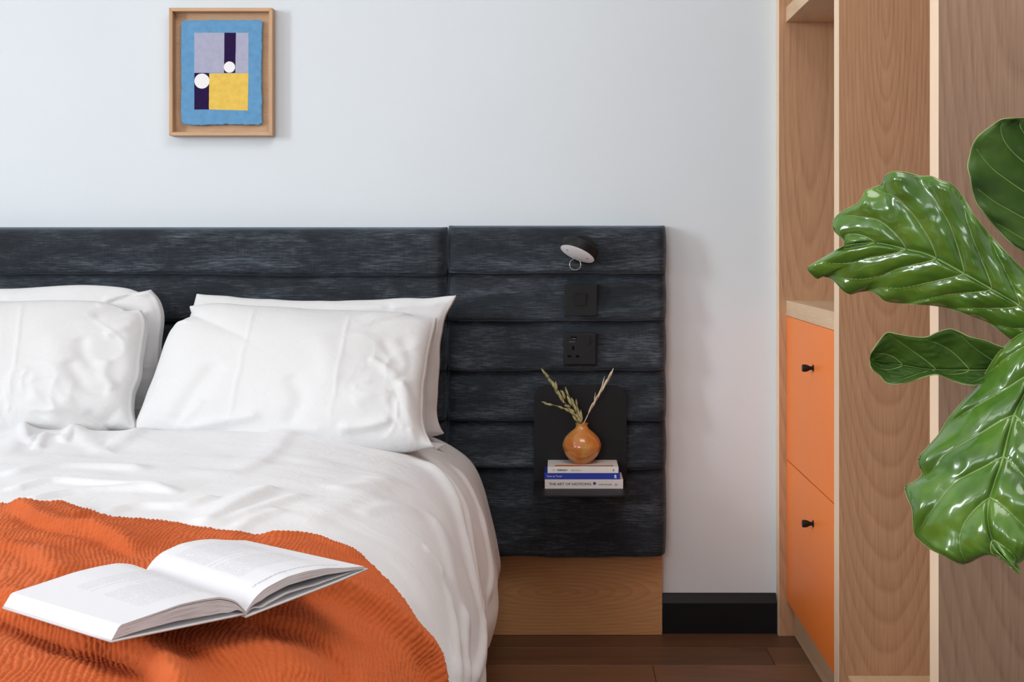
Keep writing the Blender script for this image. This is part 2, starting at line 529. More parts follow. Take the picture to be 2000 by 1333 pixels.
# ------------------------------------------------------------------ headboards
def channel_row(x0, x1, z0, z1, parent, seed, ytop=-0.072, ybot=-0.092, top=False, bulge=0.012):
    """one upholstered lap: rolls outwards towards its lower edge and tucks back under"""
    nu = max(24, int((x1 - x0) / 0.012)); nv = 26
    u = np.linspace(0, 1, nu)[:, None]; v = np.linspace(0, 1, nv)[None, :]
    x = x0 + (x1 - x0) * u
    # profile points along v from back/top to back/bottom
    h = z1 - z0
    key_v = [0, .06, .14, .24, .5, .78, .90, .95, 1.0]
    if top:
        key_y = [-0.004, -0.05, ytop + .004, ytop - .008, ytop - .012, ybot - .002, ybot, ybot + .012, -0.03]
        key_z = [z1, z1, z1 - .006, z1 - .02, z1 - h * .45, z0 + h * .12, z0 + .008, z0, z0 + .004]
    else:
        key_y = [-0.03, ytop + .012, ytop, ytop - .006, ytop - .012, ybot - .002, ybot, ybot + .012, -0.03]
        key_z = [z1 + .010, z1 + .008, z1 - .004, z1 - .018, z1 - h * .5, z0 + h * .12, z0 + .008, z0, z0 + .004]
    y = np.interp(v, key_v, key_y) + 0 * x
    z = np.interp(v, key_v, key_z) + 0 * x
    # smooth the profile
    for _ in range(3):
        y[:, 1:-1] = (y[:, :-2] + 2 * y[:, 1:-1] + y[:, 2:]) / 4
        z[:, 1:-1] = (z[:, :-2] + 2 * z[:, 1:-1] + z[:, 2:]) / 4
    wv = np.sin(np.pi * np.clip((v - .1) / .8, 0, 1))
    y = y - 0.006 * wv * fbm(x * 5, v * 3, seed) * 0.6
    z = z + 0.0035 * fbm(x * 6, 0 * v, seed + 5, 3) * sm(.6, .95, v)
    # rounded ends
    e = np.minimum(x - x0, x1 - x) / 0.022
    er = np.sqrt(np.clip(1 - (1 - np.clip(e, 0, 1)) ** 2, 0, 1))
    y = -0.03 + (y + 0.03) * (0.30 + 0.70 * er) + np.where(y > -0.03, (y + .03) * 0, 0)
    pos = np.stack([x + 0 * y, y, z], -1)
    # end bulge sideways in the middle of each lap
    s = np.where(u < .5, -1, 1) * sm(.9, 1.0, np.abs(u * 2 - 1)) * 0.0035 * wv
    pos[..., 0] += s
    # tuck ends to the wall with a closing column
    left = pos[:1].copy(); left[..., 1] = -0.004
    right = pos[-1:].copy(); right[..., 1] = -0.004
    pos = np.concatenate([left, pos, right], 0)
    return grid_obj('padded_channel', pos, M_velvet, parent, True, flip=True)

DH = 3.11      # distance of the upholstery face
def zpx(py, d=DH): return CZ - (py - VY) * d / F
def xpx(px, d=DH): return (px - VX) * d / F
ROWS = [440, 540, 632, 728, 828, 922, 1095]
hp = thing('headboard', 'slate velvet panel of six horizontal padded channels, right of the bed', 'headboard', (xpx(1088), -0.04, 0))
X0, X1 = xpx(873), xpx(1302)
for i in range(6):
    channel_row(X0, X1, zpx(ROWS[i + 1]), zpx(ROWS[i]), hp, 11 + i * 4, top=(i == 0))
box('backing_board', X0 + .006, X1 - .008, -0.045, -0.002, zpx(1092), zpx(446), M_blackpl, hp)
box('base', X0 + .004, xpx(1293, 3.17), -0.030, -0.003, 0.0005, zpx(1090), M_oak_x, hp, 0.001)['label'] = 'oak veneer base board'
hb = thing('headboard', 'long low dark slate velvet headboard behind the white pillows', 'headboard', (-1.1, -0.04, 0))
HX0, HX1 = -2.32, xpx(868.5)
for i in range(6):
    channel_row(HX0, HX1, zpx(ROWS[i + 1] + (2 if i < 5 else 0)), zpx(ROWS[i] + (3 if i == 0 else 2)), hb, 51 + i * 4, top=(i == 0), ytop=-0.078, ybot=-0.090)
box('backing_board', HX0 + .006, HX1 - .006, -0.045, -0.002, zpx(1092), zpx(448), M_blackpl, hb)
box('base', HX0 + .004, HX1 - .002, -0.030, -0.003, 0.0005, zpx(1090), M_oak_x, hb, 0.001)['label'] = 'oak veneer base board'

# ------------------------------------------------------------------ lamp, switch, socket, shelf
yh = -0.0965
lamp = thing('wall_lamp', 'small black reading lamp with tilted white disc and wire ring, mounted on the padded panel', 'lamp', (xpx(1135), yh, zpx(490)))
RX = Matrix.Rotation(math.pi / 2, 4, 'X')      # z axis -> -y
c = Vector((xpx(1136), yh, zpx(487)))
lathe('wall_plate', [(0.0, -.004), (.034, -.004), (.0365, 0), (.0365, .010), (.0345, .0125), (0.0, .0125)], M_black, Matrix.Translation(c) @ RX, lamp, cap=False)
nrm = Vector((-0.375, -0.33, -0.866)).normalized()
hc = P(1127.5, 496.5, 3.045)
q = nrm.to_track_quat('Z', 'Y').to_matrix().to_4x4()
HM = Matrix.Translation(hc) @ q
R0 = 0.0485
lathe('lamp_head', [(0.0, -.0255), (R0 - .004, -.0255), (R0 - .0008, -.0235), (R0, -.020), (R0, -.001), (R0 - .0006, 0), (R0 - .0014, 0), (R0 - .0018, -.002), (0, -.002)], M_black, HM, lamp, n=64, cap=False)
lathe('diffuser', [(0, -.0018), (R0 - .0019, -.0018), (R0 - .0019, -.0003), (R0 - .003, .0002), (0, .0002)], M_white, HM, lamp, n=64, cap=False)['label'] = 'white diffuser disc'
for dx in (-.58, .58):
    p = HM.inverted() @ (hc + Vector((0.92, 0, -0.39)) * (dx * R0))
    s = lathe('screw', [(0, 0), (.0022, 0), (.0022, .0009), (0, .0009)], M_wire, HM @ Matrix.Translation((p.x, p.y, .0002)), lamp, n=12, cap=False)
arm0 = c + Vector((0, -.012, 0)); arm1 = hc - nrm * .024
tube('arm', [arm0, arm0.lerp(arm1, .5), arm1], .008, M_black, lamp, 12)
rc = P(1123.5, 517, 3.06)
tube('wire_ring', [rc + Vector((math.cos(t) * .0145, 0.002 * math.sin(t), math.sin(t) * .0145)) for t in np.linspace(0, 2 * math.pi, 33)[:-1]], .0011, M_wire, lamp, 8, closed=True)

# switch
sx0, sx1, sz0, sz1 = xpx(1102), xpx(1166), zpx(617), zpx(555)
sw = thing('light_switch', 'square black light switch plate with one small rocker, below the reading lamp', 'switch', ((sx0 + sx1) / 2, yh, (sz0 + sz1) / 2))
box('plate', sx0, sx1, yh - .0045, yh + .012, sz0, sz1, M_blackpl, sw, 0.0012)
bx0, bx1, bz0, bz1 = xpx(1120), xpx(1145), zpx(597.5), zpx(573)
RM = Matrix.Translation(((bx0 + bx1) / 2, yh - .006, (bz0 + bz1) / 2)) @ Matrix.Rotation(math.radians(5), 4, 'X')
obox('rocker', RM, bx1 - bx0, .007, bz1 - bz0, M_black, sw, 0.001)
# socket
kx0, kx1, kz0, kz1 = xpx(1101), xpx(1165), zpx(713), zpx(650)
so = thing('power_socket', 'square black wall socket with round-cornered plate, three pin holes and usb port', 'socket', ((kx0 + kx1) / 2, yh, (kz0 + kz1) / 2))
box('plate', kx0, kx1, yh - .0055, yh + .012, kz0, kz1, M_blackpl, so, 0.0035, 3)
def sockpt(px, py): return xpx(px), zpx(py)
def sbox(name, px, py, w_, h_, mat, out=.0007):
    x, z = sockpt(px, py)
    return box(name, x - w_ / 2, x + w_ / 2, yh - .0055 - out, yh - .004, z - h_ / 2, z + h_ / 2, mat, so, 0.0003, 1)
sbox('pin_hole', 1119.5, 679.5, .0052, .0105, M_hole)
sbox('pin_hole', 1112, 695.5, .0092, .0052, M_hole)
sbox('pin_hole', 1127.5, 695.5, .0092, .0052, M_hole)
sbox('usb_port', 1120.5, 659.5, .0150, .0058, M_hole)
sbox('usb_contact', 1120.5, 661, .0110, .0014, M_wire, .0010)
sbox('rocker', 1148.5, 665, .0105, .0215, M_black, .0028)
text_mesh('print', '5V 3.1A', .0042, (xpx(1112), yh - .0058, zpx(667.5)), (math.pi / 2, 0, 0), plain('grey_print', (0.25, 0.25, 0.25)), so)

# bedside shelf: an L of folded black sheet metal
SB = 3.103; SF = 2.925
sh = thing('bedside_shelf', 'black metal bedside shelf with rounded back plate, fixed to the padded panel', 'shelf', (xpx(1134), yh, .42))
ZS = 0.4266
def rounded_plate(name, x0, x1, a0, a1, r, thick, plane, mat, parent, which='top'):
    """rounded corners on the a1 side; plane 'xz' (upright) or 'xy' (flat)"""
    pts = [(x0, a0), (x1, a0)]
    for t in np.linspace(0, math.pi / 2, 9):
        pts.append((x1 - r + r * math.cos(t), a1 - r + r * math.sin(t)))
    for t in np.linspace(math.pi / 2, math.pi, 9):
        pts.append((x0 + r + r * math.cos(t), a1 - r + r * math.sin(t)))
    return pts
px_ = rounded_plate('', xpx(1043, SB), xpx(1224, SB), ZS, zpx(752, SB), .036, 0, 0, 0, 0)
yb0, yb1 = -0.0975, -0.1005
n = len(px_)
vs = [(x, yb1, z) for x, z in px_] + [(x, yb0, z) for x, z in px_]
mesh_obj('back_plate', vs, [tuple(range(n)), tuple(range(n, 2 * n))[::-1]] + [(i + n, (i + 1) % n + n, (i + 1) % n, i) for i in range(n)], M_black, sh)
sx_a, sx_b = xpx(1041, SF), xpx(1230.5, SF)
pt = rounded_plate('', -sx_b, -sx_a, 0, .178, .022, 0, 0, 0, 0)
pt = [(-x, yb1 + .001 - a) for x, a in pt]
vs = [(x, y, ZS) for x, y in pt] + [(x, y, ZS - .0035) for x, y in pt]
mesh_obj('tray', vs, [tuple(range(n)), tuple(range(n, 2 * n))[::-1]] + [(i + n, (i + 1) % n + n, (i + 1) % n, i) for i in range(n)], M_black, sh)

# books on the shelf
M_paper = plain('book_paper', (0.62, 0.55, 0.50), rough=0.8)
M_cream = plain('cream_cover', (0.66, 0.60, 0.58), rough=0.5, noise_amt=.02)
M_coverw = plain('white_cover', (0.74, 0.70, 0.66), rough=0.4, noise_amt=.02)
M_blue = plain('blue_cover', (0.012, 0.035, 0.34), rough=0.4, noise_amt=.04)
M_ink = plain('dark_ink', (0.05, 0.045, 0.05), rough=0.6)
M_inkg = plain('grey_ink', (0.25, 0.24, 0.25), rough=0.6)
M_inkw = plain('white_ink', (0.65, 0.7, 0.8), rough=0.6)
M_inkb = plain('navy_ink', (0.03, 0.04, 0.2), rough=0.6)
M_brown = plain('brown_ink', (0.22, 0.075, 0.03), rough=0.6)
def book(label, pxl, pxr, z0, z1, yf, depth, mat, turn=0.0):
    x0, x1 = xpx(pxl, yf + CD), xpx(pxr, yf + CD)
    b = thing('book', label, 'book', ((x0 + x1) / 2, yf + depth / 2, z0), group='books stacked under the vase')
    t = .0012
    box('page_block', x0 + .002, x1 - .002, yf + t, yf + depth - .002, z0 + t, z1 - t, M_paper, b)
    box('front_cover', x0, x1, yf + t, yf + depth, z1 - t, z1, mat, b, .0003, 1)
    box('back_cover', x0, x1, yf + t, yf + depth, z0 + .0002, z0 + t, mat, b, .0003, 1)
    box('spine', x0, x1, yf, yf + t, z0 + .0002, z1, mat, b, .0004, 1)
    return b, x0, x1
yf = -0.200
zb = [ZS + .0002, .4508, .4668, .4822]
RT = (math.pi / 2, 0, 0)
b1, x0, x1 = book('thick cream paperback at the bottom of the stack under the vase', 1064, 1217, zb[0], zb[1], yf, .095, M_cream)
zc = (zb[0] + zb[1]) / 2
W = x1 - x0
text_mesh('title', 'THE ART OF NOTICING.', .0088, (x0 + W * .052, yf - .0003, zc + .0002), RT, M_ink, b1, 1.13, bold=.0001)
text_mesh('author', 'ROB WALKER', .0048, (x0 + W * .69, yf - .0003, zc - .001), RT, M_ink, b1, 1.1)
lathe('blue_dot', [(0, 0), (.0038, 0), (.0038, .0004), (0, .0004)], M_inkb, Matrix.Translation((x0 + W * .635, yf, zc + .002)) @ RX, b1, n=20, cap=False)
lathe('emblem', [(.0014, 0), (.0030, 0), (.0030, .0004), (.0014, .0004)], M_inkg, Matrix.Translation((x0 + W * .91, yf, zc - .001)) @ RX, b1, n=20, cap=False)
text_mesh('emblem_mark', '=', .004, (x0 + W * .935, yf - .0003, zc - .001), RT, M_inkg, b1)
b2, x0, x1 = book('thin royal blue paperback in the middle of the stack', 1063.5, 1211, zb[1], zb[2], yf, .093, M_blue)
W = x1 - x0; zc = (zb[1] + zb[2]) / 2
text_mesh('title', 'How to Travel', .0062, (x0 + W * .035, yf - .0003, zc), RT, M_inkw, b2)
lathe('emblem', [(0, 0), (.0030, 0), (.0026, .0004), (0, .0004)], M_inkw, Matrix.Translation((x0 + W * .938, yf, zc + .001)) @ RX, b2, n=6, cap=False)
box('emblem_foot', x0 + W * .925, x0 + W * .955, yf - .0004, yf, zc - .0045, zc - .0020, M_inkw, b2)
b3, x0, x1 = book('white paperback with a coloured cover picture on top of the stack, vase standing on it', 1069.5, 1208, zb[2], zb[3], yf - .001, .112, M_coverw)
W = x1 - x0; zc = (zb[2] + zb[3]) / 2
text_mesh('subtitle', '101', .0054, (x0 + W * .065, yf - .0013, zc), RT, M_inkg, b3)
text_mesh('title', 'DESIGN', .0064, (x0 + W * .135, yf - .0013, zc), RT, M_ink, b3, 1.15, bold=.00012)
text_mesh('author', 'Alan Moore', .0048, (x0 + W * .33, yf - .0013, zc - .0003), RT, M_inkg, b3, 1.1)
box('emblem', x0 + W * .92, x0 + W * .94, yf - .0013, yf - .001, zc - .003, zc + .003, M_inkg, b3)
box('cover_picture', x0 + W * .10, x0 + W * .93, yf + .012, yf + .022, zb[3], zb[3] + .0002, M_brown, b3)
box('cover_picture', x0 + W * .12, x0 + W * .46, yf + .0225, yf + .030, zb[3], zb[3] + .0002, M_orange, b3)

# vase with dried stems
def vase_mat():
    a = NT('amber_glaze')
    tc = a.n('ShaderNodeTexCoord')
    n1 = a.n('ShaderNodeTexNoise', i_Scale=22, i_Detail=3, i_Roughness=.5, i_Distortion=.5)
    a.l(tc.outputs['Object'], n1.inputs['Vector'])
    cr = a.n('ShaderNodeValToRGB'); e = cr.color_ramp.elements
    e[0].position = .32; e[0].color = c4(.50, .13, .028)
    e[1].position = .66; e[1].color = c4(.58, .29, .085)
    k = e.new(.5); k.color = c4(.52, .20, .04)
    a.l(n1.outputs['Fac'], cr.inputs[0]); a.l(cr.outputs[0], a.b.inputs['Base Color'])
    a.set(Roughness=.16)
    a.b.inputs['Coat Weight'].default_value = .5
    a.b.inputs['Coat Roughness'].default_value = .05
    return a.m
vd = 3.06; vx = xpx(1136.2, vd); vy = vd - CD - .002; vz = zb[3] + .0003
s = vd / F
H = (909.5 - 832) * s
va = thing('vase', 'round amber glazed bud vase holding dried stems, on top of the stacked books', 'vase', (vx, vy, vz))
r_ = lambda k: k * s
prof = [(0, .0015), (r_(14), 0.0), (r_(17), .0015), (r_(24), H * .09), (r_(33), H * .23), (r_(37.5), H * .40), (r_(37.3), H * .49), (r_(33), H * .63), (r_(24), H * .76), (r_(15.5), H * .845), (r_(12.3), H * .90), (r_(11.5), H * .95), (r_(12.6), H * .992), (r_(12.2), H), (r_(10.6), H * .995), (r_(10.0), H * .93), (r_(11), H * .85), (r_(20), H * .72), (r_(20), H * .3), (0, H * .25)]
# smooth the profile with catmull-rom
def smooth_prof(pr, k=4):
    out = []
    for i in range(len(pr) - 1):
        p0 = pr[max(i - 1, 0)]; p1 = pr[i]; p2 = pr[i + 1]; p3 = pr[min(i + 2, len(pr) - 1)]
        for j in range(k):
            t = j / k
            out.append(tuple(.5 * (2 * b + (c_ - a) * t + (2 * a - 5 * b + 4 * c_ - d) * t * t + (-a + 3 * b - 3 * c_ + d) * t ** 3) for a, b, c_, d in zip(p0, p1, p2, p3)))
    out.append(pr[-1])
    return [(max(r, 0), z) for r, z in out]
lathe('body', smooth_prof(prof, 3), vase_mat(), Matrix.Translation((vx, vy, vz)), va, n=64, cap=False)

M_stem = plain('dried_green_stem', (0.30, 0.27, 0.11), rough=0.7, noise_amt=.25, nscale=60)
M_husk = plain('dried_husk', (0.36, 0.33, 0.15), rough=0.7, noise_amt=.3, nscale=80)
M_straw = plain('pale_straw', (0.62, 0.53, 0.38), rough=0.7, noise_amt=.2, nscale=80)
def spoint(px, py, dd=0.0): return P(px, py, vd + dd)
def husk(name, a, b, wid, mat, parent):
    """a flattened pointed seed husk from a to b"""
    a, b = Vector(a), Vector(b)
    t = (b - a); L = t.length; t.normalize()
    side = t.cross(Vector((0, 1, .15))).normalized(); up = t.cross(side)
    vs, fs = [a], []
    ks = [(.2, .6), (.45, 1.0), (.7, .75), (.88, .35)]
    for kk, ww in ks:
        for j in range(6):
            an = j * math.pi / 3
            vs.append(a + t * L * kk + side * math.cos(an) * wid * ww + up * math.sin(an) * wid * .55 * ww)
    vs.append(b)
    for j in range(6):
        fs.append((0, 1 + (j + 1) % 6, 1 + j))
        for i in range(3):
            fs.append((1 + i * 6 + j, 1 + i * 6 + (j + 1) % 6, 1 + (i + 1) * 6 + (j + 1) % 6, 1 + (i + 1) * 6 + j))
        fs.append((19 + j, 19 + (j + 1) % 6, len(vs) - 1))
    return mesh_obj(name, vs, fs, mat, parent, True)
neck = spoint(1136, 834)
def stem_thing(label, pts, rad, husks, mat, hm, parts='husk'):
    base = Vector(neck) + Vector((0, 0, -.045))
    t = thing('dried_stem', label, 'dried stem', base, group='dried stems in the vase')
    P3 = [base, Vector(neck) + Vector((random.uniform(-.005, .005), random.uniform(-.004, .004), 0))] + [spoint(*p) for p in pts]
    # smooth
    dense = []
    for i in range(len(P3) - 1):
        for k in range(4): dense.append(P3[i].lerp(P3[i + 1], k / 4))
    dense.append(P3[-1])
    for _ in range(2):
        dense = [dense[0]] + [(dense[i - 1] + dense[i] * 2 + dense[i + 1]) / 4 for i in range(1, len(dense) - 1)] + [dense[-1]]
    tube('stalk', dense, [rad * (1.2 - .7 * i / len(dense)) for i in range(len(dense))], mat, t, 6)
    for hsk in husks:
        (ax, ay), (bx, by), wd = hsk[:3]
        dd = random.uniform(-.012, .012)
        husk(parts, spoint(ax, ay, dd * .3), spoint(bx, by, dd), wd, hm, t)
    return t
stem_thing('long dried seed stem leaning furthest left with drooping green husks', [(1118, 808), (1100, 782), (1086, 762), (1070, 738), (1059, 721, -.004)], .0011,
           [((1068, 735), (1057, 720), .0035), ((1072, 741), (1064, 727), .0045), ((1078, 752), (1069, 735), .004), ((1088, 764), (1075, 741), .0052), ((1087, 766), (1085, 745), .0045),
            ((1091, 774), (1082, 752), .0045), ((1098, 786), (1090, 762), .004), ((1102, 790), (1094, 770), .0042)], M_stem, M_husk)
stem_thing('short dried stem reaching sideways to the left', [(1120, 812), (1108, 802), (1090, 794), (1070, 789), (1058, 786)], .0012,
           [((1082, 792), (1062, 789), .0035), ((1070, 789), (1057, 785), .0024), ((1103, 800), (1088, 793), .0035), ((1114, 806), (1101, 797), .0040)], M_stem, M_husk)
stem_thing('bushy dried stem with curled leaves in the middle of the vase', [(1130, 815), (1120, 795), (1113, 778), (1107, 762), (1104, 756)], .0012,
           [((1110, 775), (1104, 757), .0035), ((1118, 795), (1107, 772), .0048), ((1120, 797), (1116, 776), .0055), ((1104, 782), (1098, 762), .004), ((1116, 796), (1101, 792), .0046),
            ((1105, 776), (1094, 762), .0035), ((1124, 806), (1108, 798), .0042), ((1124, 812), (1112, 802), .0045), ((1126, 806), (1120, 786), .004)], M_stem, M_husk)
stem_thing('short upright dried stem with pointed leaves right beside the bushy one', [(1134, 820), (1130, 805), (1127, 790), (1125, 780)], .0011,
           [((1127, 795), (1125, 779), .003), ((1131, 812), (1125, 791), .0045), ((1135, 822), (1130, 802), .0042), ((1132, 818), (1120, 808), .005), ((1136, 828), (1128, 815), .005), ((1137, 827), (1134, 800), .0035), ((1129, 826), (1118, 812), .0040)], M_stem, M_husk)
stem_thing('pale feathery wheat stem leaning right out of the vase', [(1146, 815), (1160, 788), (1172, 767), (1184, 745), (1198, 720)], .0013,
           [((1148 + k * 3.1, 812 - k * 5.3), (1158 + k * 3.0 + (k % 3) * 1.6, 786 - k * 5.1), .0026) for k in range(14)], M_straw, M_straw, 'spikelet')
stem_thing('thin pale grass awn beside the wheat stem', [(1150, 808), (1161, 785), (1175, 757), (1181, 735)], .0006,
           [((1160, 788), (1163, 766), .0010), ((1174, 762), (1181, 735), .0014), ((1182, 752), (1194, 726), .0018)], M_straw, M_straw, 'awn')

# ------------------------------------------------------------------ framed picture
pd = 3.166
def fx(px): return xpx(px, pd)
def fz(py): return zpx(py, pd)
fr = thing('picture_frame', 'small square-edged oak box frame with a blue abstract paper work, high on the pale wall', 'picture', (fx(433.5), 0, fz(140)))
yf0 = pd - CD; bw = .0095
FX0, FX1, FZ0, FZ1 = fx(330), fx(532), fz(265), fz(15)
def bar(name, x0, x1, z0, z1, mitre, mat):
    y0, y1 = yf0, -0.001
    if mitre == 'v':   # vertical bar, mitred towards inside
        inner_left = x0 > (FX0 + FX1) / 2
        if inner_left:
            o = [(x1, z0), (x1, z1), (x0, z1 - bw), (x0, z0 + bw)]
        else:
            o = [(x0, z1), (x0, z0), (x1, z0 + bw), (x1, z1 - bw)]
    else:
        top = z1 == FZ1
        if top:
            o = [(x1, z1), (x0, z1), (x0 + bw, z0), (x1 - bw, z0)]
        else:
            o = [(x0, z0), (x1, z0), (x1 - bw, z1), (x0 + bw, z1)]
    vs = [(x, y0, z) for x, z in o] + [(x, y1, z) for x, z in o]
    bm = bmesh.new()
    bv = [bm.verts.new(v) for v in vs]
    for f in ([0, 1, 2, 3], [7, 6, 5, 4], [0, 4, 5, 1], [1, 5, 6, 2], [2, 6, 7, 3], [3, 7, 4, 0]):
        bm.faces.new([bv[i] for i in f])
    bmesh.ops.recalc_face_normals(bm, faces=bm.faces)
    bmesh.ops.bevel(bm, geom=list(bm.edges), offset=.0008, segments=1, affect='EDGES')
    me = bpy.data.meshes.new(name); bm.to_mesh(me); bm.free()
    return finish(name, me, mat, fr)
bar('frame_bar', FX0, FX0 + bw, FZ0, FZ1, 'v', M_frame); bar('frame_bar', FX1 - bw, FX1, FZ0, FZ1, 'v', M_frame)
bar('frame_bar', FX0, FX1, FZ1 - bw, FZ1, 'h', M_frame_x); bar('frame_bar', FX0, FX1, FZ0, FZ0 + bw, 'h', M_frame_x)
box('backing', FX0 + bw - .001, FX1 - bw + .001, -.008, -.003, FZ0 + bw - .001, FZ1 - bw + .001, M_backing, fr)
# deckle-edged handmade paper
dp = 3.180
M_pblue = plain('blue_paper', (0.105, 0.285, 0.50), rough=.85, noise_amt=.10, nscale=60, bump=.4)
M_pgrey = plain('lilac_grey_paint', (0.36, 0.375, 0.50), rough=.85, noise_amt=.06, nscale=80, bump=.3)
M_pyel = plain('ochre_yellow_paint', (0.72, 0.49, 0.085), rough=.85, noise_amt=.08, nscale=80, bump=.3)
M_ppur = plain('deep_purple_paint', (0.022, 0.010, 0.055), rough=.9, spec=.08, noise_amt=.1, nscale=80)
M_pwhi = plain('white_paint', (0.80, 0.79, 0.80), rough=.8, noise_amt=.02)
def pxz(px, py): return xpx(px, dp), zpx(py, dp)
outl = []
xa, za = pxz(353.5, 244); xb, zb_ = pxz(511.5, 39)
rc_ = .006
corn = []
N = 70
def edge_pts(x0, z0, x1, z1, n):
    return [(x0 + (x1 - x0) * k / n, z0 + (z1 - z0) * k / n) for k in range(n)]
raw = edge_pts(xa + rc_, za, xb - rc_, za, N) + edge_pts(xb, za + rc_, xb, zb_ - rc_, N + 20) + edge_pts(xb - rc_, zb_, xa + rc_, zb_, N) + edge_pts(xa, zb_ - rc_, xa, za + rc_, N + 20)
cx, cz = (xa + xb) / 2, (za + zb_) / 2
for k, (x, z) in enumerate(raw):
    nz = mnoise.noise(Vector((x * 60, z * 60, 3.3))) * .0016 + mnoise.noise(Vector((x * 220, z * 220, 1.3))) * .0012 + mnoise.noise(Vector((x * 18, z * 18, 8))) * .0022
    if z < za + .02 or x > xb - .01: nz *= 1.4
    d = Vector((x - cx, z - cz)).normalized()
    outl.append((x + d.x * nz, z + d.y * nz))
n = len(outl)
yp0, yp1 = dp - CD, dp - CD + .0035
vs = [(x, yp0 + .0012, z) for x, z in outl] + [(cx + (x - cx) * .985, yp0, cz + (z - cz) * .985) for x, z in outl] + [(x * .999 + cx * .001, yp1, z) for x, z in outl]
fs = [tuple(range(n, 2 * n))] + [(i, (i + 1) % n, (i + 1) % n + n, i + n) for i in range(n)] + [(i + 2 * n, (i + 1) % n + 2 * n, (i + 1) % n, i) for i in range(n)] + [tuple(range(2 * n, 3 * n))[::-1]]
paper = mesh_obj('paper', vs, fs, M_pblue, fr); paper['label'] = 'blue handmade paper with rough deckle edge'
box('paper_spacer', cx - .05, cx + .05, yp1, -.008, cz - .06, cz + .06, M_backing, fr)
def pfield(name, poly, mat, lift, sub=12):
    vs = []; m = 0
    pts = []
    for k in range(len(poly)):
        (ax, ay), (bx, by) = poly[k], poly[(k + 1) % len(poly)]
        for j in range(sub):
            t = j / sub
            x, z = pxz(ax + (bx - ax) * t, ay + (by - ay) * t)
            pts.append((x + mnoise.noise(Vector((x * 150, z * 150, 2))) * .0004, z + mnoise.noise(Vector((x * 150, z * 150, 5))) * .0004))
    n = len(pts)
    vs = [(x, yp0 - lift, z) for x, z in pts] + [(x, yp0 + .0001, z) for x, z in pts]
    return mesh_obj(name, vs, [tuple(range(n)), tuple(range(n, 2 * n))[::-1]] + [(i, i + n, (i + 1) % n + n, (i + 1) % n) for i in range(n)], mat, paper)
q4 = lambda x0, y0, x1, y1: [(x0, y0), (x0, y1), (x1, y1), (x1, y0)]
pfield('painted_shape', q4(379.5, 64, 438, 142.5), M_pgrey, .0002)
pfield('painted_shape', [(461, 64), (459, 142.5), (485, 143), (485.3, 64)], M_pgrey, .0002)
pfield('painted_shape', [(438.5, 64), (437.5, 142.5), (459.5, 142.5), (461, 64)], M_ppur, .0003)
pfield('painted_shape', q4(379.5, 142.5, 408.5, 214), M_ppur, .0003)
pfield('painted_shape', [(408.8, 143.5), (408, 214), (484, 216), (485.3, 143)], M_pyel, .0004)
def circ(px, py, r): return [(px + r * math.cos(-t), py + r * math.sin(-t)) for t in np.linspace(0, 2 * math.pi, 61)[:-1]]
pfield('painted_shape', circ(448.2, 131.2, 11), M_pwhi, .0006, 1)
pfield('painted_shape', circ(394.5, 158.5, 14.7), M_pwhi, .0006, 1)

# ------------------------------------------------------------------ bed
BY0, BY1 = -0.115, -2.20
bed = thing('bed', 'wide double bed made up in white in front of the slate headboard', 'bed', (-1.1, -1.15, 0))
box('mattress', -1.93, -0.30, BY1 + .08, BY0 - .003, 0.30, 0.515, M_cotton, bed, 0.03, 4)
box('divan_base', -1.93, -0.235, BY1 + .10, BY0 - .003, 0.06, 0.298, M_cotton2, bed, 0.012)
for x_ in (-1.85, -1.1, -.33):
    for y_ in (-.25, -1.9):
        lathe('leg', [(.02, 0.0005), (.028, .061)], M_blackpl, Matrix.Translation((x_, y_, 0)), bed, n=16)
# sheet corner showing under the duvet by the oak base board
cs = []
for i in range(9):
    row = []
    for j in range(9):
        a_, b_ = i / 8, j / 8
        row.append((-.232 + .057 * a_ * (.35 + .65 * (1 - b_)), -.165 - .10 * b_ - .012 * math.sin(a_ * 3), .30 - (.30 - .086) * a_ + .012 * math.sin(b_ * 9) * a_))
    cs.append(row)
o_ = grid_obj('sheet_corner', np.array(cs), M_cotton2, bed)
md = o_.modifiers.new('solid', 'SOLIDIFY'); md.thickness = .0015

_a, _b, _c = P(838, 864, 2.965), P(869, 869.5, 2.965), P(852, 880, 2.95)
_t = []
for i in range(7):
    for_row = []
    for j in range(7):
        u_, v_ = i / 6, j / 6
        p = (_a * (1 - v_) + _c * v_) * (1 - u_) + _b * u_
        for_row.append((p.x, p.y - .006 * math.sin(math.pi * v_) * (1 - u_), p.z + .003 * math.sin(v_ * 3.1) * u_ * (1 - u_) * 4))
    _t.append(for_row)
o_ = grid_obj('sheet_tip', np.array(_t), M_cotton2, bed)
md = o_.modifiers.new('solid', 'SOLIDIFY'); md.thickness = .0022
def catmull(pts, k=24):
    pts = [np.array(p, float) for p in pts]
    out = []
    for i in range(len(pts) - 1):
        p0 = pts[max(i - 1, 0)]; p1 = pts[i]; p2 = pts[i + 1]; p3 = pts[min(i + 2, len(pts) - 1)]
        for j in range(k):
            t = j / k
            out.append(.5 * (2 * p1 + (p2 - p0) * t + (2 * p0 - 5 * p1 + 4 * p2 - p3) * t * t + (-p0 + 3 * p1 - 3 * p2 + p3) * t ** 3))
    out.append(pts[-1])
    return np.array(out)
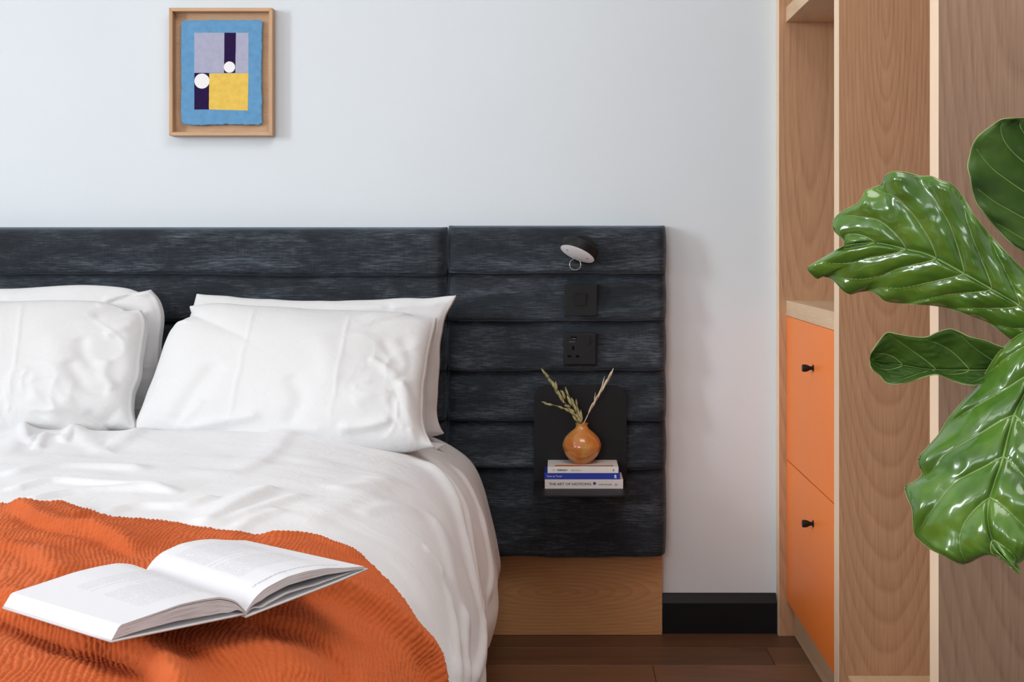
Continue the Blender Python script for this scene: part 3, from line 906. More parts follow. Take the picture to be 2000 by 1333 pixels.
# cross-section of the duvet from the far side of the bed to its hem on the near side
prof_d = catmull([(-2.25, .20), (-2.21, .36), (-2.08, .50), (-1.9, .565), (-1.5, .598), (-1.0, .600), (-.7, .597), (-.52, .588), (-.42, .575), (-.34, .556), (-.275, .525), (-.225, .478), (-.188, .405), (-.163, .32), (-.150, .25), (-.147, .20), (-.163, .14)])
sl = np.concatenate([[0], np.cumsum(np.hypot(*(np.diff(prof_d, axis=0).T)))])
SMAX = sl[-1]
tx = np.gradient(prof_d[:, 0], sl); tz = np.gradient(prof_d[:, 1], sl)
def s_of_x(x):
    m_ = prof_d[:, 0].argmax()
    return np.interp(x, prof_d[:m_, 0], sl[:m_])

def duvet_base(S, Y):
    x = np.interp(S, sl, prof_d[:, 0]); z = np.interp(S, sl, prof_d[:, 1])
    nx = -np.interp(S, sl, tz); nz = np.interp(S, sl, tx)
    nn = np.hypot(nx, nz); nx /= nn; nz /= nn
    top = sm(.25, .9, nz)
    z = z + top * (0.016 * np.exp(-((Y + .50) / .10) ** 2) * (1 - sm(-.62, -.42, x)) - .075 * sm(-.44, -.30, Y) * (1 - sm(-.62, -.40, x)))
    z = z - .012 * sm(-.45, -.15, Y) * top
    over = np.clip(BY1 + .08 - Y, 0, None)
    y = np.where(over > 0, BY1 + .08 - .06 * np.tanh(over / .06), Y)
    z = np.maximum(z - np.maximum(over - .03, 0) * 1.0, np.minimum(z, .14))
    ny = -.0 + 0 * nx
    return x, y, z, nx, nz

def project(x, y, z):
    d = y + CD
    return VX + x / d * F, VY - (z - CZ) / d * F
_gs, _gy = np.meshgrid(np.linspace(s_of_x(-1.6), SMAX, 260), np.linspace(-.12, -2.12, 300), indexing='ij')
_bx, _by, _bz, _, _ = duvet_base(_gs, _gy)
_ppx, _ppy = project(_bx, _by, _bz + .006)
def to_sy(pts):
    out = []
    for (a, b) in pts:
        i = np.argmin((_ppx - a) ** 2 + (_ppy - b) ** 2)
        out.append((_gs.flat[i], _gy.flat[i]))
    return out
def stroke_field(S, Y, strokes):
    """sum of soft creases; each = (points, height, width on its left, width on its right, taper)"""
    tot = np.zeros_like(S)
    for pts, A, wl_, wr_ in strokes:
        P2 = np.array(pts)
        # smooth
        if len(P2) > 2: P2 = catmull(P2, 4)
        best = np.full(S.shape, 1e9); side = np.zeros_like(S); par = np.zeros_like(S)
        L = np.concatenate([[0], np.cumsum(np.hypot(*(np.diff(P2, axis=0).T)))])
        wm = max(wl_, wr_) * 3
        msk = (S > P2[:, 0].min() - wm) & (S < P2[:, 0].max() + wm) & (Y > P2[:, 1].min() - wm) & (Y < P2[:, 1].max() + wm)
        s_, y_ = S[msk], Y[msk]
        if s_.size == 0: continue
        bb = np.full(s_.shape, 1e9); sd = np.zeros_like(s_); pr = np.zeros_like(s_)
        for k in range(len(P2) - 1):
            a = P2[k]; d = P2[k + 1] - a; l2 = (d ** 2).sum() + 1e-12
            t = np.clip(((s_ - a[0]) * d[0] + (y_ - a[1]) * d[1]) / l2, 0, 1)
            ex = s_ - a[0] - t * d[0]; ey = y_ - a[1] - t * d[1]
            dist = np.hypot(ex, ey)
            m2 = dist < bb
            bb = np.where(m2, dist, bb)
            sd = np.where(m2, d[0] * ey - d[1] * ex, sd)
            pr = np.where(m2, (L[k] + t * (L[k + 1] - L[k])) / L[-1], pr)
        wdt = np.where(sd > 0, wl_, wr_)
        tap = sm(0, .14, pr) * sm(0, .14, 1 - pr)
        tot[msk] += A * np.exp(-(bb / wdt) ** 2) * tap
    return tot

def px_strokes(lst):
    return [(to_sy(p), A, wl_, wr_) for p, A, wl_, wr_ in lst]
DS = px_strokes([
    ([(375, 1035), (430, 1005), (480, 980), (540, 950)], .008, .035, .014),
    ([(395, 1035), (470, 1010), (540, 985), (600, 965)], .005, .02, .014),
    ([(445, 1045), (500, 1015), (560, 995)], .004, .02, .012),
    ([(0, 962), (100, 942), (200, 944), (350, 955)], .006, .02, .012),
    ([(0, 935), (90, 915), (190, 912), (300, 915)], .006, .03, .016),
    ([(30, 985), (140, 960), (280, 955), (360, 962)], .006, .018, .012),
    ([(190, 1000), (270, 985), (360, 985), (430, 970)], .006, .02, .012),
    ([(0, 900), (100, 885), (200, 878), (330, 880)], .005, .03, .02),
    ([(300, 935), (400, 925), (500, 905), (600, 890)], .004, .04, .02),
    ([(68, 845), (52, 862), (36, 880)], .006, .012, .008),
    ([(92, 846), (80, 862), (70, 880)], .005, .010, .008),
    ([(118, 848), (130, 862), (150, 872)], .005, .014, .008),
    ([(150, 850), (168, 866), (200, 880)], .004, .014, .010),
    ([(700, 1010), (750, 995), (800, 998), (820, 1010)], .003, .02, .012),
    ([(640, 960), (700, 950), (760, 940)], .003, .03, .02),
    ([(560, 1030), (640, 1000), (720, 960), (780, 930)], .004, .05, .03),
    ([(790, 893), (850, 925), (885, 985), (905, 1060), (922, 1150), (932, 1240)], .009, .012, .022),
    ([(835, 903), (878, 940), (905, 1000), (925, 1080), (938, 1160), (942, 1230)], .005, .010, .012),
    ([(870, 900), (915, 960), (938, 1040), (952, 1120), (955, 1180)], .005, .012, .010),
    ([(820, 1065), (845, 1090), (866, 1122)], .003, .010, .008),
    ([(900, 1180), (905, 1250), (900, 1333)], .006, .02, .02),
    ([(870, 1140), (880, 1220), (878, 1333)], .004, .02, .02),
    ([(925, 1120), (932, 1190), (925, 1290), (918, 1333)], .007, .015, .015),
    ([(840, 1000), (868, 1080), (880, 1150)], .003, .03, .02),
])
def duvet_fold(S, Y):
    x, y, z, nx, nz = duvet_base(S, Y)
    h = 1.5 * stroke_field(S, Y, DS)
    side = 1 - sm(.2, .85, nz)
    h = h + .0042 * fbm(S * 3.2 + Y * 1.3, Y * 4.2 - S, 3, 3) * (1 - .3 * side)
    h = h + .0016 * vnoise(S * 9 + Y * 14, Y * 9 - S * 3, 8) * (1 - side)
    # long drapes down the side
    h = h + side * (.010 * vnoise(Y * 6.5 + .6 * S, S * .8, 12) + .0045 * vnoise(Y * 19 + S * 2, S * 1.2, 15)) * sm(SMAX - .55, SMAX - .15, S)
    return x + nx * h, y, z + nz * h, nx, nz
def with_normals(fun, S, Y):
    x, y, z, nx, nz = fun(S, Y)
    return np.stack([x, y, z], -1), nx, nz

sg = np.concatenate([np.linspace(0, s_of_x(-1.3), 70)[:-1], np.linspace(s_of_x(-1.3), SMAX, 300)])
yg = np.concatenate([np.linspace(BY0, -1.95, 300)[:-1], np.linspace(-1.95, -2.55, 50)])
S_, Y_ = np.meshgrid(sg, yg, indexing='ij')
pos, nx_, nz_ = with_normals(duvet_fold, S_, Y_)
# slightly uneven hem
pos[-1, :, 2] += .006 * vnoise(yg * 8, yg * 0, 4)
dv = grid_obj('duvet', pos, M_cotton)
md = dv.modifiers.new('solid', 'SOLIDIFY'); md.thickness = .004; md.offset = -1
tag(dv, 'white cotton duvet with soft diagonal creases, hanging over the right side of the bed', 'duvet')

# ------------------------------------------------------------------ rust throw
edge_px = [(-60, 985), (0, 985), (60, 991), (120, 990), (150, 1000), (220, 1012), (320, 1025), (400, 1040), (470, 1050), (500, 1058), (530, 1054), (570, 1051), (620, 1054), (660, 1067), (700, 1090), (713, 1103), (745, 1135), (775, 1165), (800, 1205), (818, 1250), (830, 1295), (838, 1333)]
esy = np.array(to_sy(edge_px))
o_ = np.argsort(esy[:, 0]); esy = esy[o_]
edge_s = np.concatenate([[0], esy[1:, 0], [SMAX]]); 
edge_y = np.concatenate([[esy[1, 1] + .06], esy[1:, 1], [esy[-1, 1] - .03]])
STH = SMAX - .03
CELL = .0014
s_vis0 = s_of_x(-1.05)
sg = np.concatenate([np.arange(s_of_x(-1.95), s_vis0 - .001, .0023), np.arange(s_vis0, STH, CELL)])
T0, T1, T2 = 0.0, .62, 1.0
nt = 640
tg = np.concatenate([np.linspace(0, .90, nt)[:-1], np.linspace(.90, 1.12, 60)])
Sg, Tg = np.meshgrid(sg, tg, indexing='ij')
ye = np.interp(sg, edge_s, edge_y)
for _ in range(8): ye[1:-1] = (ye[:-2] + 2 * ye[1:-1] + ye[2:]) / 4
ye = ye + .0025 * vnoise(sg * 40, sg * 0, 6)
Yg = ye[:, None] - Tg
TS = px_strokes([
    # fold right of the book
    ([(375, 1226), (430, 1208), (480, 1197), (560, 1176), (630, 1180), (700, 1203), (760, 1243), (800, 1292), (822, 1345), (840, 1420)], .030, .050, .015),
    ([(470, 1215), (540, 1228), (600, 1252), (640, 1290), (668, 1345), (690, 1420)], -.018, .011, .030),
    # roll in front of the book
    ([(-30, 1185), (20, 1198), (70, 1218), (130, 1238), (190, 1255), (245, 1272), (290, 1298), (325, 1345), (355, 1420)], .019, .026, .014),
    ([(-20, 1214), (42, 1236), (112, 1258), (154, 1273), (210, 1287), (262, 1312), (290, 1345), (320, 1420)], -.016, .008, .03),
    # upper left folds
    ([(30, 992), (48, 1012), (92, 1032), (140, 1046), (180, 1052), (235, 1072), (275, 1098)], .014, .03, .014),
    ([(36, 1008), (52, 1030), (95, 1046), (134, 1060), (180, 1066), (230, 1088), (265, 1110)], -.007, .008, .02),
    ([(-20, 1085), (34, 1093), (70, 1104), (95, 1125), (120, 1150)], .012, .03, .014),
    ([(-20, 1060), (80, 1062), (180, 1080)], .006, .03, .03),
    ([(100, 1000), (140, 1015), (165, 1020)], .008, .016, .016),
    ([(640, 1120), (700, 1140), (750, 1185), (790, 1245), (815, 1330)], .006, .02, .03),
    ([(400, 1300), (470, 1290), (540, 1310), (580, 1345)], .008, .05, .04),
    ([(500, 1060), (540, 1062), (600, 1064), (650, 1082), (690, 1108)], .006, .02, .01),
])
bx_, by_, bz_, nx_, nz_ = duvet_fold(Sg, Yg)
big = stroke_field(Sg, Yg, TS) + .0035 * fbm(Sg * 7, Yg * 7, 21, 2) + .0016 * fbm(Sg * 24 + Yg * 8, Yg * 17, 27, 2)
big = big + .004 * sm(.0, .03, Tg) + .011
big = .0035 + .5 * ((big - .0035) + np.sqrt((big - .0035) ** 2 + .004 ** 2))
fine = 1 - sm(.86, .90, tg)[None, :] + 0 * Sg
# gauze crinkle: wandering ribs broken into little puffs
wob = 3.4 * vnoise(Sg * 8, Yg * 6, 31) + .7 * vnoise(Sg * 30, Yg * 14, 32) + .2 * vnoise(Sg * 90, Yg * 60, 35)
def arc(ax, coord):
    db = np.diff(big, axis=ax); dc = np.diff(coord, axis=ax)
    st_ = np.hypot(db, dc) * np.sign(dc)
    z_ = np.zeros_like(np.take(st_, [0], axis=ax))
    return np.concatenate([z_, np.cumsum(st_, axis=ax)], axis=ax)
SA = arc(0, Sg); YA = arc(1, Yg) + Yg[:, :1]
# keep neighbouring rows together: only part of the drift is kept
SA = .3 * SA + .7 * (Sg - Sg[:1]); YA = .3 * YA + .7 * Yg
u1 = (SA * .94 + YA * .20) / .0062 + wob
wob2 = 1.5 * vnoise(Sg * 14, Yg * 12, 33) + .8 * vnoise(Sg * 60, Yg * 50, 34)
_r1 = rng.random(4096)
cu1 = np.floor(u1).astype(int)
v1 = (YA * .96 - SA * .12) / .0078 + wob2 + .55 * _r1[cu1 % 4096]
cell = _r1[(cu1 * 131 + np.floor(v1).astype(int) * 17) % 4096]
rib = np.abs(np.sin(np.pi * u1)) ** .62
puf = np.abs(np.sin(np.pi * v1)) ** .55
amp = .0033 * (.95 + .25 * vnoise(Sg * 12, Yg * 12, 37))
h = fine * amp * (rib * (.15 + .85 * puf * (.65 + .5 * cell))) + (1 - fine) * .0015
pos = np.stack([bx_ + nx_ * big, by_, bz_ + nz_ * big], -1)
_n = np.cross(np.gradient(pos, axis=0), -np.gradient(pos, axis=1))
_n /= (np.linalg.norm(_n, axis=-1, keepdims=True) + 1e-12)
_n *= np.sign((_n[..., 0] * nx_ + _n[..., 2] * nz_))[..., None]
pos = pos + _n * h[..., None]
th = grid_obj('throw', pos, M_throw)
md = th.modifiers.new('solid', 'SOLIDIFY'); md.thickness = .0022; md.offset = -1
md = None
th.modifiers.clear()
tag(th, 'rust orange crinkled gauze throw lying in folds across the foot of the white duvet', 'throw')

# ------------------------------------------------------------------ open book on the throw
def grey_page(name, text=True, right=False):
    a = NT(name)
    a.b.inputs['Base Color'].default_value = c4(.84, .84, .86)
    a.set(Roughness=.45)
    uv = a.n('ShaderNodeUVMap')
    sp = a.n('ShaderNodeSeparateXYZ'); a.l(uv.outputs[0], sp.inputs[0])
    def M(op, x, y=None, clamp=False):
        nd = a.n('ShaderNodeMath', operation=op); nd.use_clamp = clamp
        for i, v in enumerate((x, y)):
            if v is None: continue
            if isinstance(v, (int, float)): nd.inputs[i].default_value = v
            else: a.l(v, nd.inputs[i])
        return nd.outputs[0]
    U, V = sp.outputs[0], sp.outputs[1]
    NL = 42.0
    ln = M('MULTIPLY', V, NL)
    fr_ = M('FRACT', ln)
    inline = M('LESS_THAN', fr_, .42)
    cmb = a.n('ShaderNodeCombineXYZ'); a.l(M('MULTIPLY', U, 150.0), cmb.inputs[0]); a.l(M('MULTIPLY', M('FLOOR', ln), 3.7), cmb.inputs[1])
    no = a.n('ShaderNodeTexNoise', i_Scale=1.0, i_Detail=1); a.l(cmb.outputs[0], no.inputs['Vector'])
    letters = M('GREATER_THAN', no.outputs['Fac'], .42)
    # line length varies, blank line between paragraphs
    wn = a.n('ShaderNodeTexWhiteNoise', noise_dimensions='1D'); a.l(M('FLOOR', ln), wn.inputs['W'])
    if right:
        ua, ub, va, vb = .17, .80, .10, .76
    else:
        ua, ub, va, vb = .16, .72, .24, .86
    end = M('SUBTRACT', ub, M('MULTIPLY', M('GREATER_THAN', wn.outputs['Value'], .8), .28))
    mask = M('MULTIPLY', M('GREATER_THAN', U, ua), M('LESS_THAN', U, end))
    mask = M('MULTIPLY', mask, M('MULTIPLY', M('GREATER_THAN', V, va), M('LESS_THAN', V, vb)))
    blank = M('GREATER_THAN', wn.outputs['Value'], .10)
    mask = M('MULTIPLY', M('MULTIPLY', mask, blank), M('MULTIPLY', inline, letters))
    mask = M('MULTIPLY', mask, .26)
    if right:   # heading line near the foot edge
        c2 = a.n('ShaderNodeCombineXYZ'); a.l(M('MULTIPLY', U, 90.0), c2.inputs[0]); a.l(M('MULTIPLY', V, 160.0), c2.inputs[1])
        n2 = a.n('ShaderNodeTexNoise', i_Scale=1.0, i_Detail=2); a.l(c2.outputs[0], n2.inputs['Vector'])
        hd = M('MULTIPLY', M('GREATER_THAN', V, .905), M('LESS_THAN', V, .922))
        hd = M('MULTIPLY', hd, M('MULTIPLY', M('GREATER_THAN', U, .13), M('LESS_THAN', U, .86)))
        hd = M('MULTIPLY', hd, M('GREATER_THAN', n2.outputs['Fac'], .50))
        mask = M('MAXIMUM', mask, M('MULTIPLY', hd, .75))
    mix = a.n('ShaderNodeMix', data_type='RGBA')
    mix.inputs['A'].default_value = c4(.66, .66, .69); mix.inputs['B'].default_value = c4(.12, .12, .14)
    a.l(mask, mix.inputs['Factor']); a.l(mix.outputs['Result'], a.b.inputs['Base Color'])
    return a.m
M_pgL = grey_page('printed_page_left'); M_pgR = grey_page('printed_page_right', right=True)
def page_edge():
    a = NT('page_edges')
    uv = a.n('ShaderNodeUVMap')
    mp = a.n('ShaderNodeMapping'); mp.inputs['Scale'].default_value = (3, 26, 1)
    a.l(uv.outputs[0], mp.inputs['Vector'])
    no = a.n('ShaderNodeTexNoise', i_Scale=1.0, i_Detail=4, i_Roughness=.7); a.l(mp.outputs[0], no.inputs['Vector'])
    cr = a.n('ShaderNodeValToRGB'); e = cr.color_ramp.elements
    e[0].position = .35; e[0].color = c4(.36, .32, .33); e[1].position = .62; e[1].color = c4(.72, .70, .71)
    a.l(no.outputs['Fac'], cr.inputs[0]); a.l(cr.outputs[0], a.b.inputs['Base Color'])
    a.set(Roughness=.7)
    return a.m
M_pedge = page_edge()
M_bcover = plain('book_board', (.62, .62, .63), rough=.5, noise_amt=.02)

def Pz(px, py, z):
    d = (CZ - z) * F / (py - VY)
    return np.array(P(px, py, d))
G0 = Pz(283, 1118, .630); G1 = Pz(480, 1195, .626)
RF = Pz(480, 1056, .634); RN = Pz(711, 1107, .640)
LF = Pz(25, 1158, .640); LN = Pz(237, 1221, .650)
ob = thing('open_book', 'thick white book lying open with printed pages on the rust throw', 'book', tuple(G1 - np.array([0, 0, .03])))
def bil(a, b, g0, g1, o0, o1):
    a = a[..., None]; b = b[..., None]
    return (g0 * (1 - b) + g1 * b) * (1 - a) + (o0 * (1 - b) + o1 * b) * a
def page_top(a, b, right):
    if right:
        base = bil(a, b, G0, G1, RF, RN)
        hp_ = np.interp(a, [0, .06, .15, .33, .5, .65, .82, 1], [0, .011, .0185, .0225, .0205, .016, .0075, 0])
    else:
        base = bil(a, b, G0, G1, LF, LN)
        hp_ = np.interp(a, [0, .05, .1, .22, .38, .55, .75, 1], [0, .009, .0145, .0195, .0185, .0155, .0085, 0]) * (1 - .15 * (1 - b))
    for _ in range(2): hp_[1:-1] = (hp_[:-2] + 2 * hp_[1:-1] + hp_[2:]) / 4
    base = base.copy(); base[..., 2] += hp_
    return base
def block(name, right, t0, t1, shift0, shift1, mat_top, parent):
    """slab of pages between depths t0(a), t1(a) under the page surface; fore-edge slants outward"""
    na, nb = 44, 14
    A, B = np.meshgrid(np.linspace(0, 1, na), np.linspace(0, 1, nb), indexing='ij')
    top = page_top(A, B, right)
    out = (RF + RN - G0 - G1) if right else (LF + LN - G0 - G1)
    out = out / np.linalg.norm(out)
    ntk = 7
    vs = []; layers = []
    for k in range(ntk):
        f = k / (ntk - 1)
        th_ = (t0(A) * (1 - f) + t1(A) * f)
        p = top.copy(); p[..., 2] -= th_
        sh = (shift0 * (1 - f) + shift1 * f) * sm(.3, 1.0, A)
        p += out * sh[..., None]
        layers.append(p)
    Lr = np.array(layers)    # (ntk,na,nb,3)
    verts = Lr.reshape(-1, 3)
    id_ = lambda k, i, j: (k * na + i) * nb + j
    faces, uvs, mi = [], [], []
    def quad(q, uvq, m): faces.append(q); uvs.extend(uvq); mi.append(m)
    fl_ = right
    for i in range(na - 1):
        for j in range(nb - 1):
            u0, u1_, v0, v1_ = i / (na - 1), (i + 1) / (na - 1), j / (nb - 1), (j + 1) / (nb - 1)
            q = [id_(0, i, j), id_(0, i + 1, j), id_(0, i + 1, j + 1), id_(0, i, j + 1)]; uq = [(u0, v0), (u1_, v0), (u1_, v1_), (u0, v1_)]
            if fl_: q, uq = q[::-1], uq[::-1]
            quad(q, uq, 0)
            q = [id_(ntk - 1, i, j), id_(ntk - 1, i, j + 1), id_(ntk - 1, i + 1, j + 1), id_(ntk - 1, i + 1, j)]
            quad(q if not fl_ else q[::-1], [(0, 0)] * 4, 1)
    for k in range(ntk - 1):
        for i in range(na - 1):
            for j, fl2 in ((0, True), (nb - 1, False)):
                q = [id_(k, i, j), id_(k, i + 1, j), id_(k + 1, i + 1, j), id_(k + 1, i, j)]
                uq = [(i / na, k / ntk), ((i + 1) / na, k / ntk), ((i + 1) / na, (k + 1) / ntk), (i / na, (k + 1) / ntk)]
                if fl2 != fl_: q, uq = q[::-1], uq[::-1]
                quad(q, uq, 1)
        for j in range(nb - 1):
            for i, fl2 in ((0, False), (na - 1, True)):
                q = [id_(k, i, j), id_(k, i, j + 1), id_(k + 1, i, j + 1), id_(k + 1, i, j)]
                uq = [(j / nb, k / ntk), ((j + 1) / nb, k / ntk), ((j + 1) / nb, (k + 1) / ntk), (j / nb, (k + 1) / ntk)]
                if fl2 == fl_: q, uq = q[::-1], uq[::-1]
                quad(q, uq, 1 if i == 0 else 2)
    me = bpy.data.meshes.new(name)
    me.from_pydata([tuple(v) for v in verts], [], faces)
    ul = me.uv_layers.new(name='UVMap')
    for k, c_ in enumerate(uvs): ul.data[k].uv = c_
    me.polygons.foreach_set('material_index', mi)
    me.update()
    o = finish(name, me, [mat_top, M_pedge, M_bcover2], parent, True)
    me.set_sharp_from_angle(angle=math.radians(40))
    return o
M_bcover2 = plain('fore_edge', (.64, .64, .66), rough=.6, noise_amt=.03, nscale=200)
z0f = lambda A: 0 * A
# left: thin upper signature slightly lifted, thick block below
block('page_block', False, z0f, lambda A: .0022 + 0 * A, 0.0, .003, M_pgL, ob)
block('page_block', False, lambda A: .0030 - .0008 * sm(.6, 1, A), lambda A: .0040 + .0105 * sm(0, .16, A) + .0045 * sm(0.05, .3, A) * (1 - sm(.35, .9, A)), .003, .011, M_bcover2, ob)
# right: one block lifting away from the cover
block('page_block', True, z0f, lambda A: .0030 + .0075 * sm(0, .14, A) - .0068 * sm(.45, 1, A), 0.0, .001, M_pgR, ob)
block('page_block', True, lambda A: .0190 - .0150 * sm(.50, 1, A) - .0155 * (1 - sm(0, .15, A)), lambda A: .0202 - .0157 * sm(.50, 1, A) - .0160 * (1 - sm(0, .15, A)), 0.0, .001, M_bcover2, ob)
# cover boards under both halves
def board(right, name='cover'):
    na, nb = 12, 6
    A, B = np.meshgrid(np.linspace(0, 1.035, na), np.linspace(0, 1, nb), indexing='ij')
    p = bil(A, B, G0, G1, RF, RN) if right else bil(A, B, G0, G1, LF, LN)
    if right:
        p[..., 2] -= .0065 - .0015 * A * 0 - .0012 * sm(.7, 1, A)
    else:
        p[..., 2] -= .0030 + .0128 * A
        out = (LF + LN - G0 - G1); out /= np.linalg.norm(out); p += out * (.006 * A[..., None])
    o = grid_obj(name, p, M_bcover, ob, False)
    md = o.modifiers.new('solid', 'SOLIDIFY'); md.thickness = .0022; md.offset = 0
board(True); board(False)

# ------------------------------------------------------------------ pillows (small cloth solver)
def sim_pillow(w_, h_, nx, ny, seed, thick=.15, steps=210, iters=7, slack=.035, open_side=None, bend=.30):
    u = np.linspace(0, w_, nx); v = np.linspace(0, h_, ny)
    U, V = np.meshgrid(u, v, indexing='ij')
    dx, dy = u[1], v[1]
    edge = np.minimum.reduce([U / w_, 1 - U / w_, (V / h_), 1 - V / h_])
    X = np.zeros((2, nx, ny, 3))
    for k in range(2):
        sgn = -1 if k == 0 else 1
        X[k, ..., 0] = U; X[k, ..., 2] = V
        X[k, ..., 1] = sgn * .02 * np.sqrt(np.clip(edge * 4, 0, 1)) + .0015 * fbm(U * 22, V * 22, seed + k * 7, 2) * (edge > .01)
    Vel = np.zeros_like(X)
    g = 1 + slack * (.5 + .5 * np.array([fbm(U * 5, V * 5, seed + 40 + k, 2) for k in range(2)]))
    pm = np.ones((nx, ny))
    if open_side == 'R': pm = sm(0.0, .14, 1 - U / w_)
    if open_side == 'L': pm = sm(0.0, .14, U / w_)
    pm = pm * (1 - .35 * V / h_)
    dome = .30 + .85 * np.sqrt(np.clip(np.sin(np.pi * U / w_) * np.sin(np.pi * np.clip(V / h_ * .92 + .08, 0, 1)), 0, 1)) + .10 * fbm(U * 9, V * 9, seed + 60, 2)
    rest = {}
    dt = 1 / 60
    diag = math.hypot(dx, dy)
    def con(A, B, r, k_):
        d = B - A
        L = np.sqrt((d ** 2).sum(-1, keepdims=True)) + 1e-9
        c_ = d * ((L - r) / L * .5 * k_)
        A += c_; B -= c_
    gx = (g[:, 1:, :] + g[:, :-1, :])[..., None] * .5 * dx
    gy = (g[:, :, 1:] + g[:, :, :-1])[..., None] * .5 * dy
    for st in range(steps):
        # normals
        du = np.gradient(X, axis=1); dv_ = np.gradient(X, axis=2)
        nrm_ = np.cross(du, dv_)           # magnitude ~ area
        nl = np.sqrt((nrm_ ** 2).sum(-1, keepdims=True)) + 1e-12
        nrm_ = nrm_ / nl
        nrm_[1] *= -1
        # front sheet must push towards -y
        s0 = -np.sign(nrm_[0, nx // 2, ny // 2, 1]); nrm_ *= s0
        tck = X[1, ..., 1] - X[0, ..., 1]
        pr_ = 9.0 * np.clip(1 - tck / (thick * dome), -.3, 1) * pm
        acc = nrm_ * pr_[None, ..., None]
        acc[..., 2] -= 1.2
        Vel = (Vel + acc * dt) * .93
        Pn = X + Vel * dt
        for it in range(iters):
            for o in (0, 1):
                n_ = (nx - 1 - o) // 2 * 2
                a = Pn[:, o:o + n_:2]; b = Pn[:, o + 1:o + 1 + n_:2]
                con(a, b, gx[:, o:o + n_:2], 1.0)
                m_ = (ny - 1 - o) // 2 * 2
                a = Pn[:, :, o:o + m_:2]; b = Pn[:, :, o + 1:o + 1 + m_:2]
                con(a, b, gy[:, :, o:o + m_:2], 1.0)
            for ox in (0, 1):
                n_ = (nx - 1 - ox) // 2 * 2
                a = Pn[:, ox:ox + n_:2, :-1]; b = Pn[:, ox + 1:ox + 1 + n_:2, 1:]
                con(a, b, diag * 1.01, .35)
                a = Pn[:, ox:ox + n_:2, 1:]; b = Pn[:, ox + 1:ox + 1 + n_:2, :-1]
                con(a, b, diag * 1.01, .35)
            if it == iters - 1:
                for ax, r in ((1, dx), (2, dy)):
                    sl_a = [slice(None)] * 3; sl_b = [slice(None)] * 3
                    for o in range(4):
                        m_ = ((nx if ax == 1 else ny) - 2 - o)
                        if m_ <= 0: continue
                        sa = list(sl_a); sb = list(sl_b)
                        sa[ax] = slice(o, o + m_, 4); 
                        cnt = len(range(o, o + m_, 4))
                        sb[ax] = slice(o + 2, o + 2 + m_, 4)
                        con(Pn[tuple(sa)], Pn[tuple(sb)], 2 * r, bend)
            # weld the border
            for sl_ in ((slice(0, 1), slice(None)), (slice(-1, None), slice(None)), (slice(None), slice(0, 1)), (slice(None), slice(-1, None))):
                m_ = (Pn[0][sl_] + Pn[1][sl_]) * .5
                Pn[0][sl_] = m_; Pn[1][sl_] = m_
            # sheets may not cross
            t_ = Pn[1, ..., 1] - Pn[0, ..., 1]
            bad = np.clip(.002 - t_, 0, None) * .5
            bad[0] = bad[-1] = 0; bad[:, 0] = bad[:, -1] = 0
            Pn[1, ..., 1] += bad; Pn[0, ..., 1] -= bad
        Vel = (Pn - X) / dt
        X = Pn
    return X

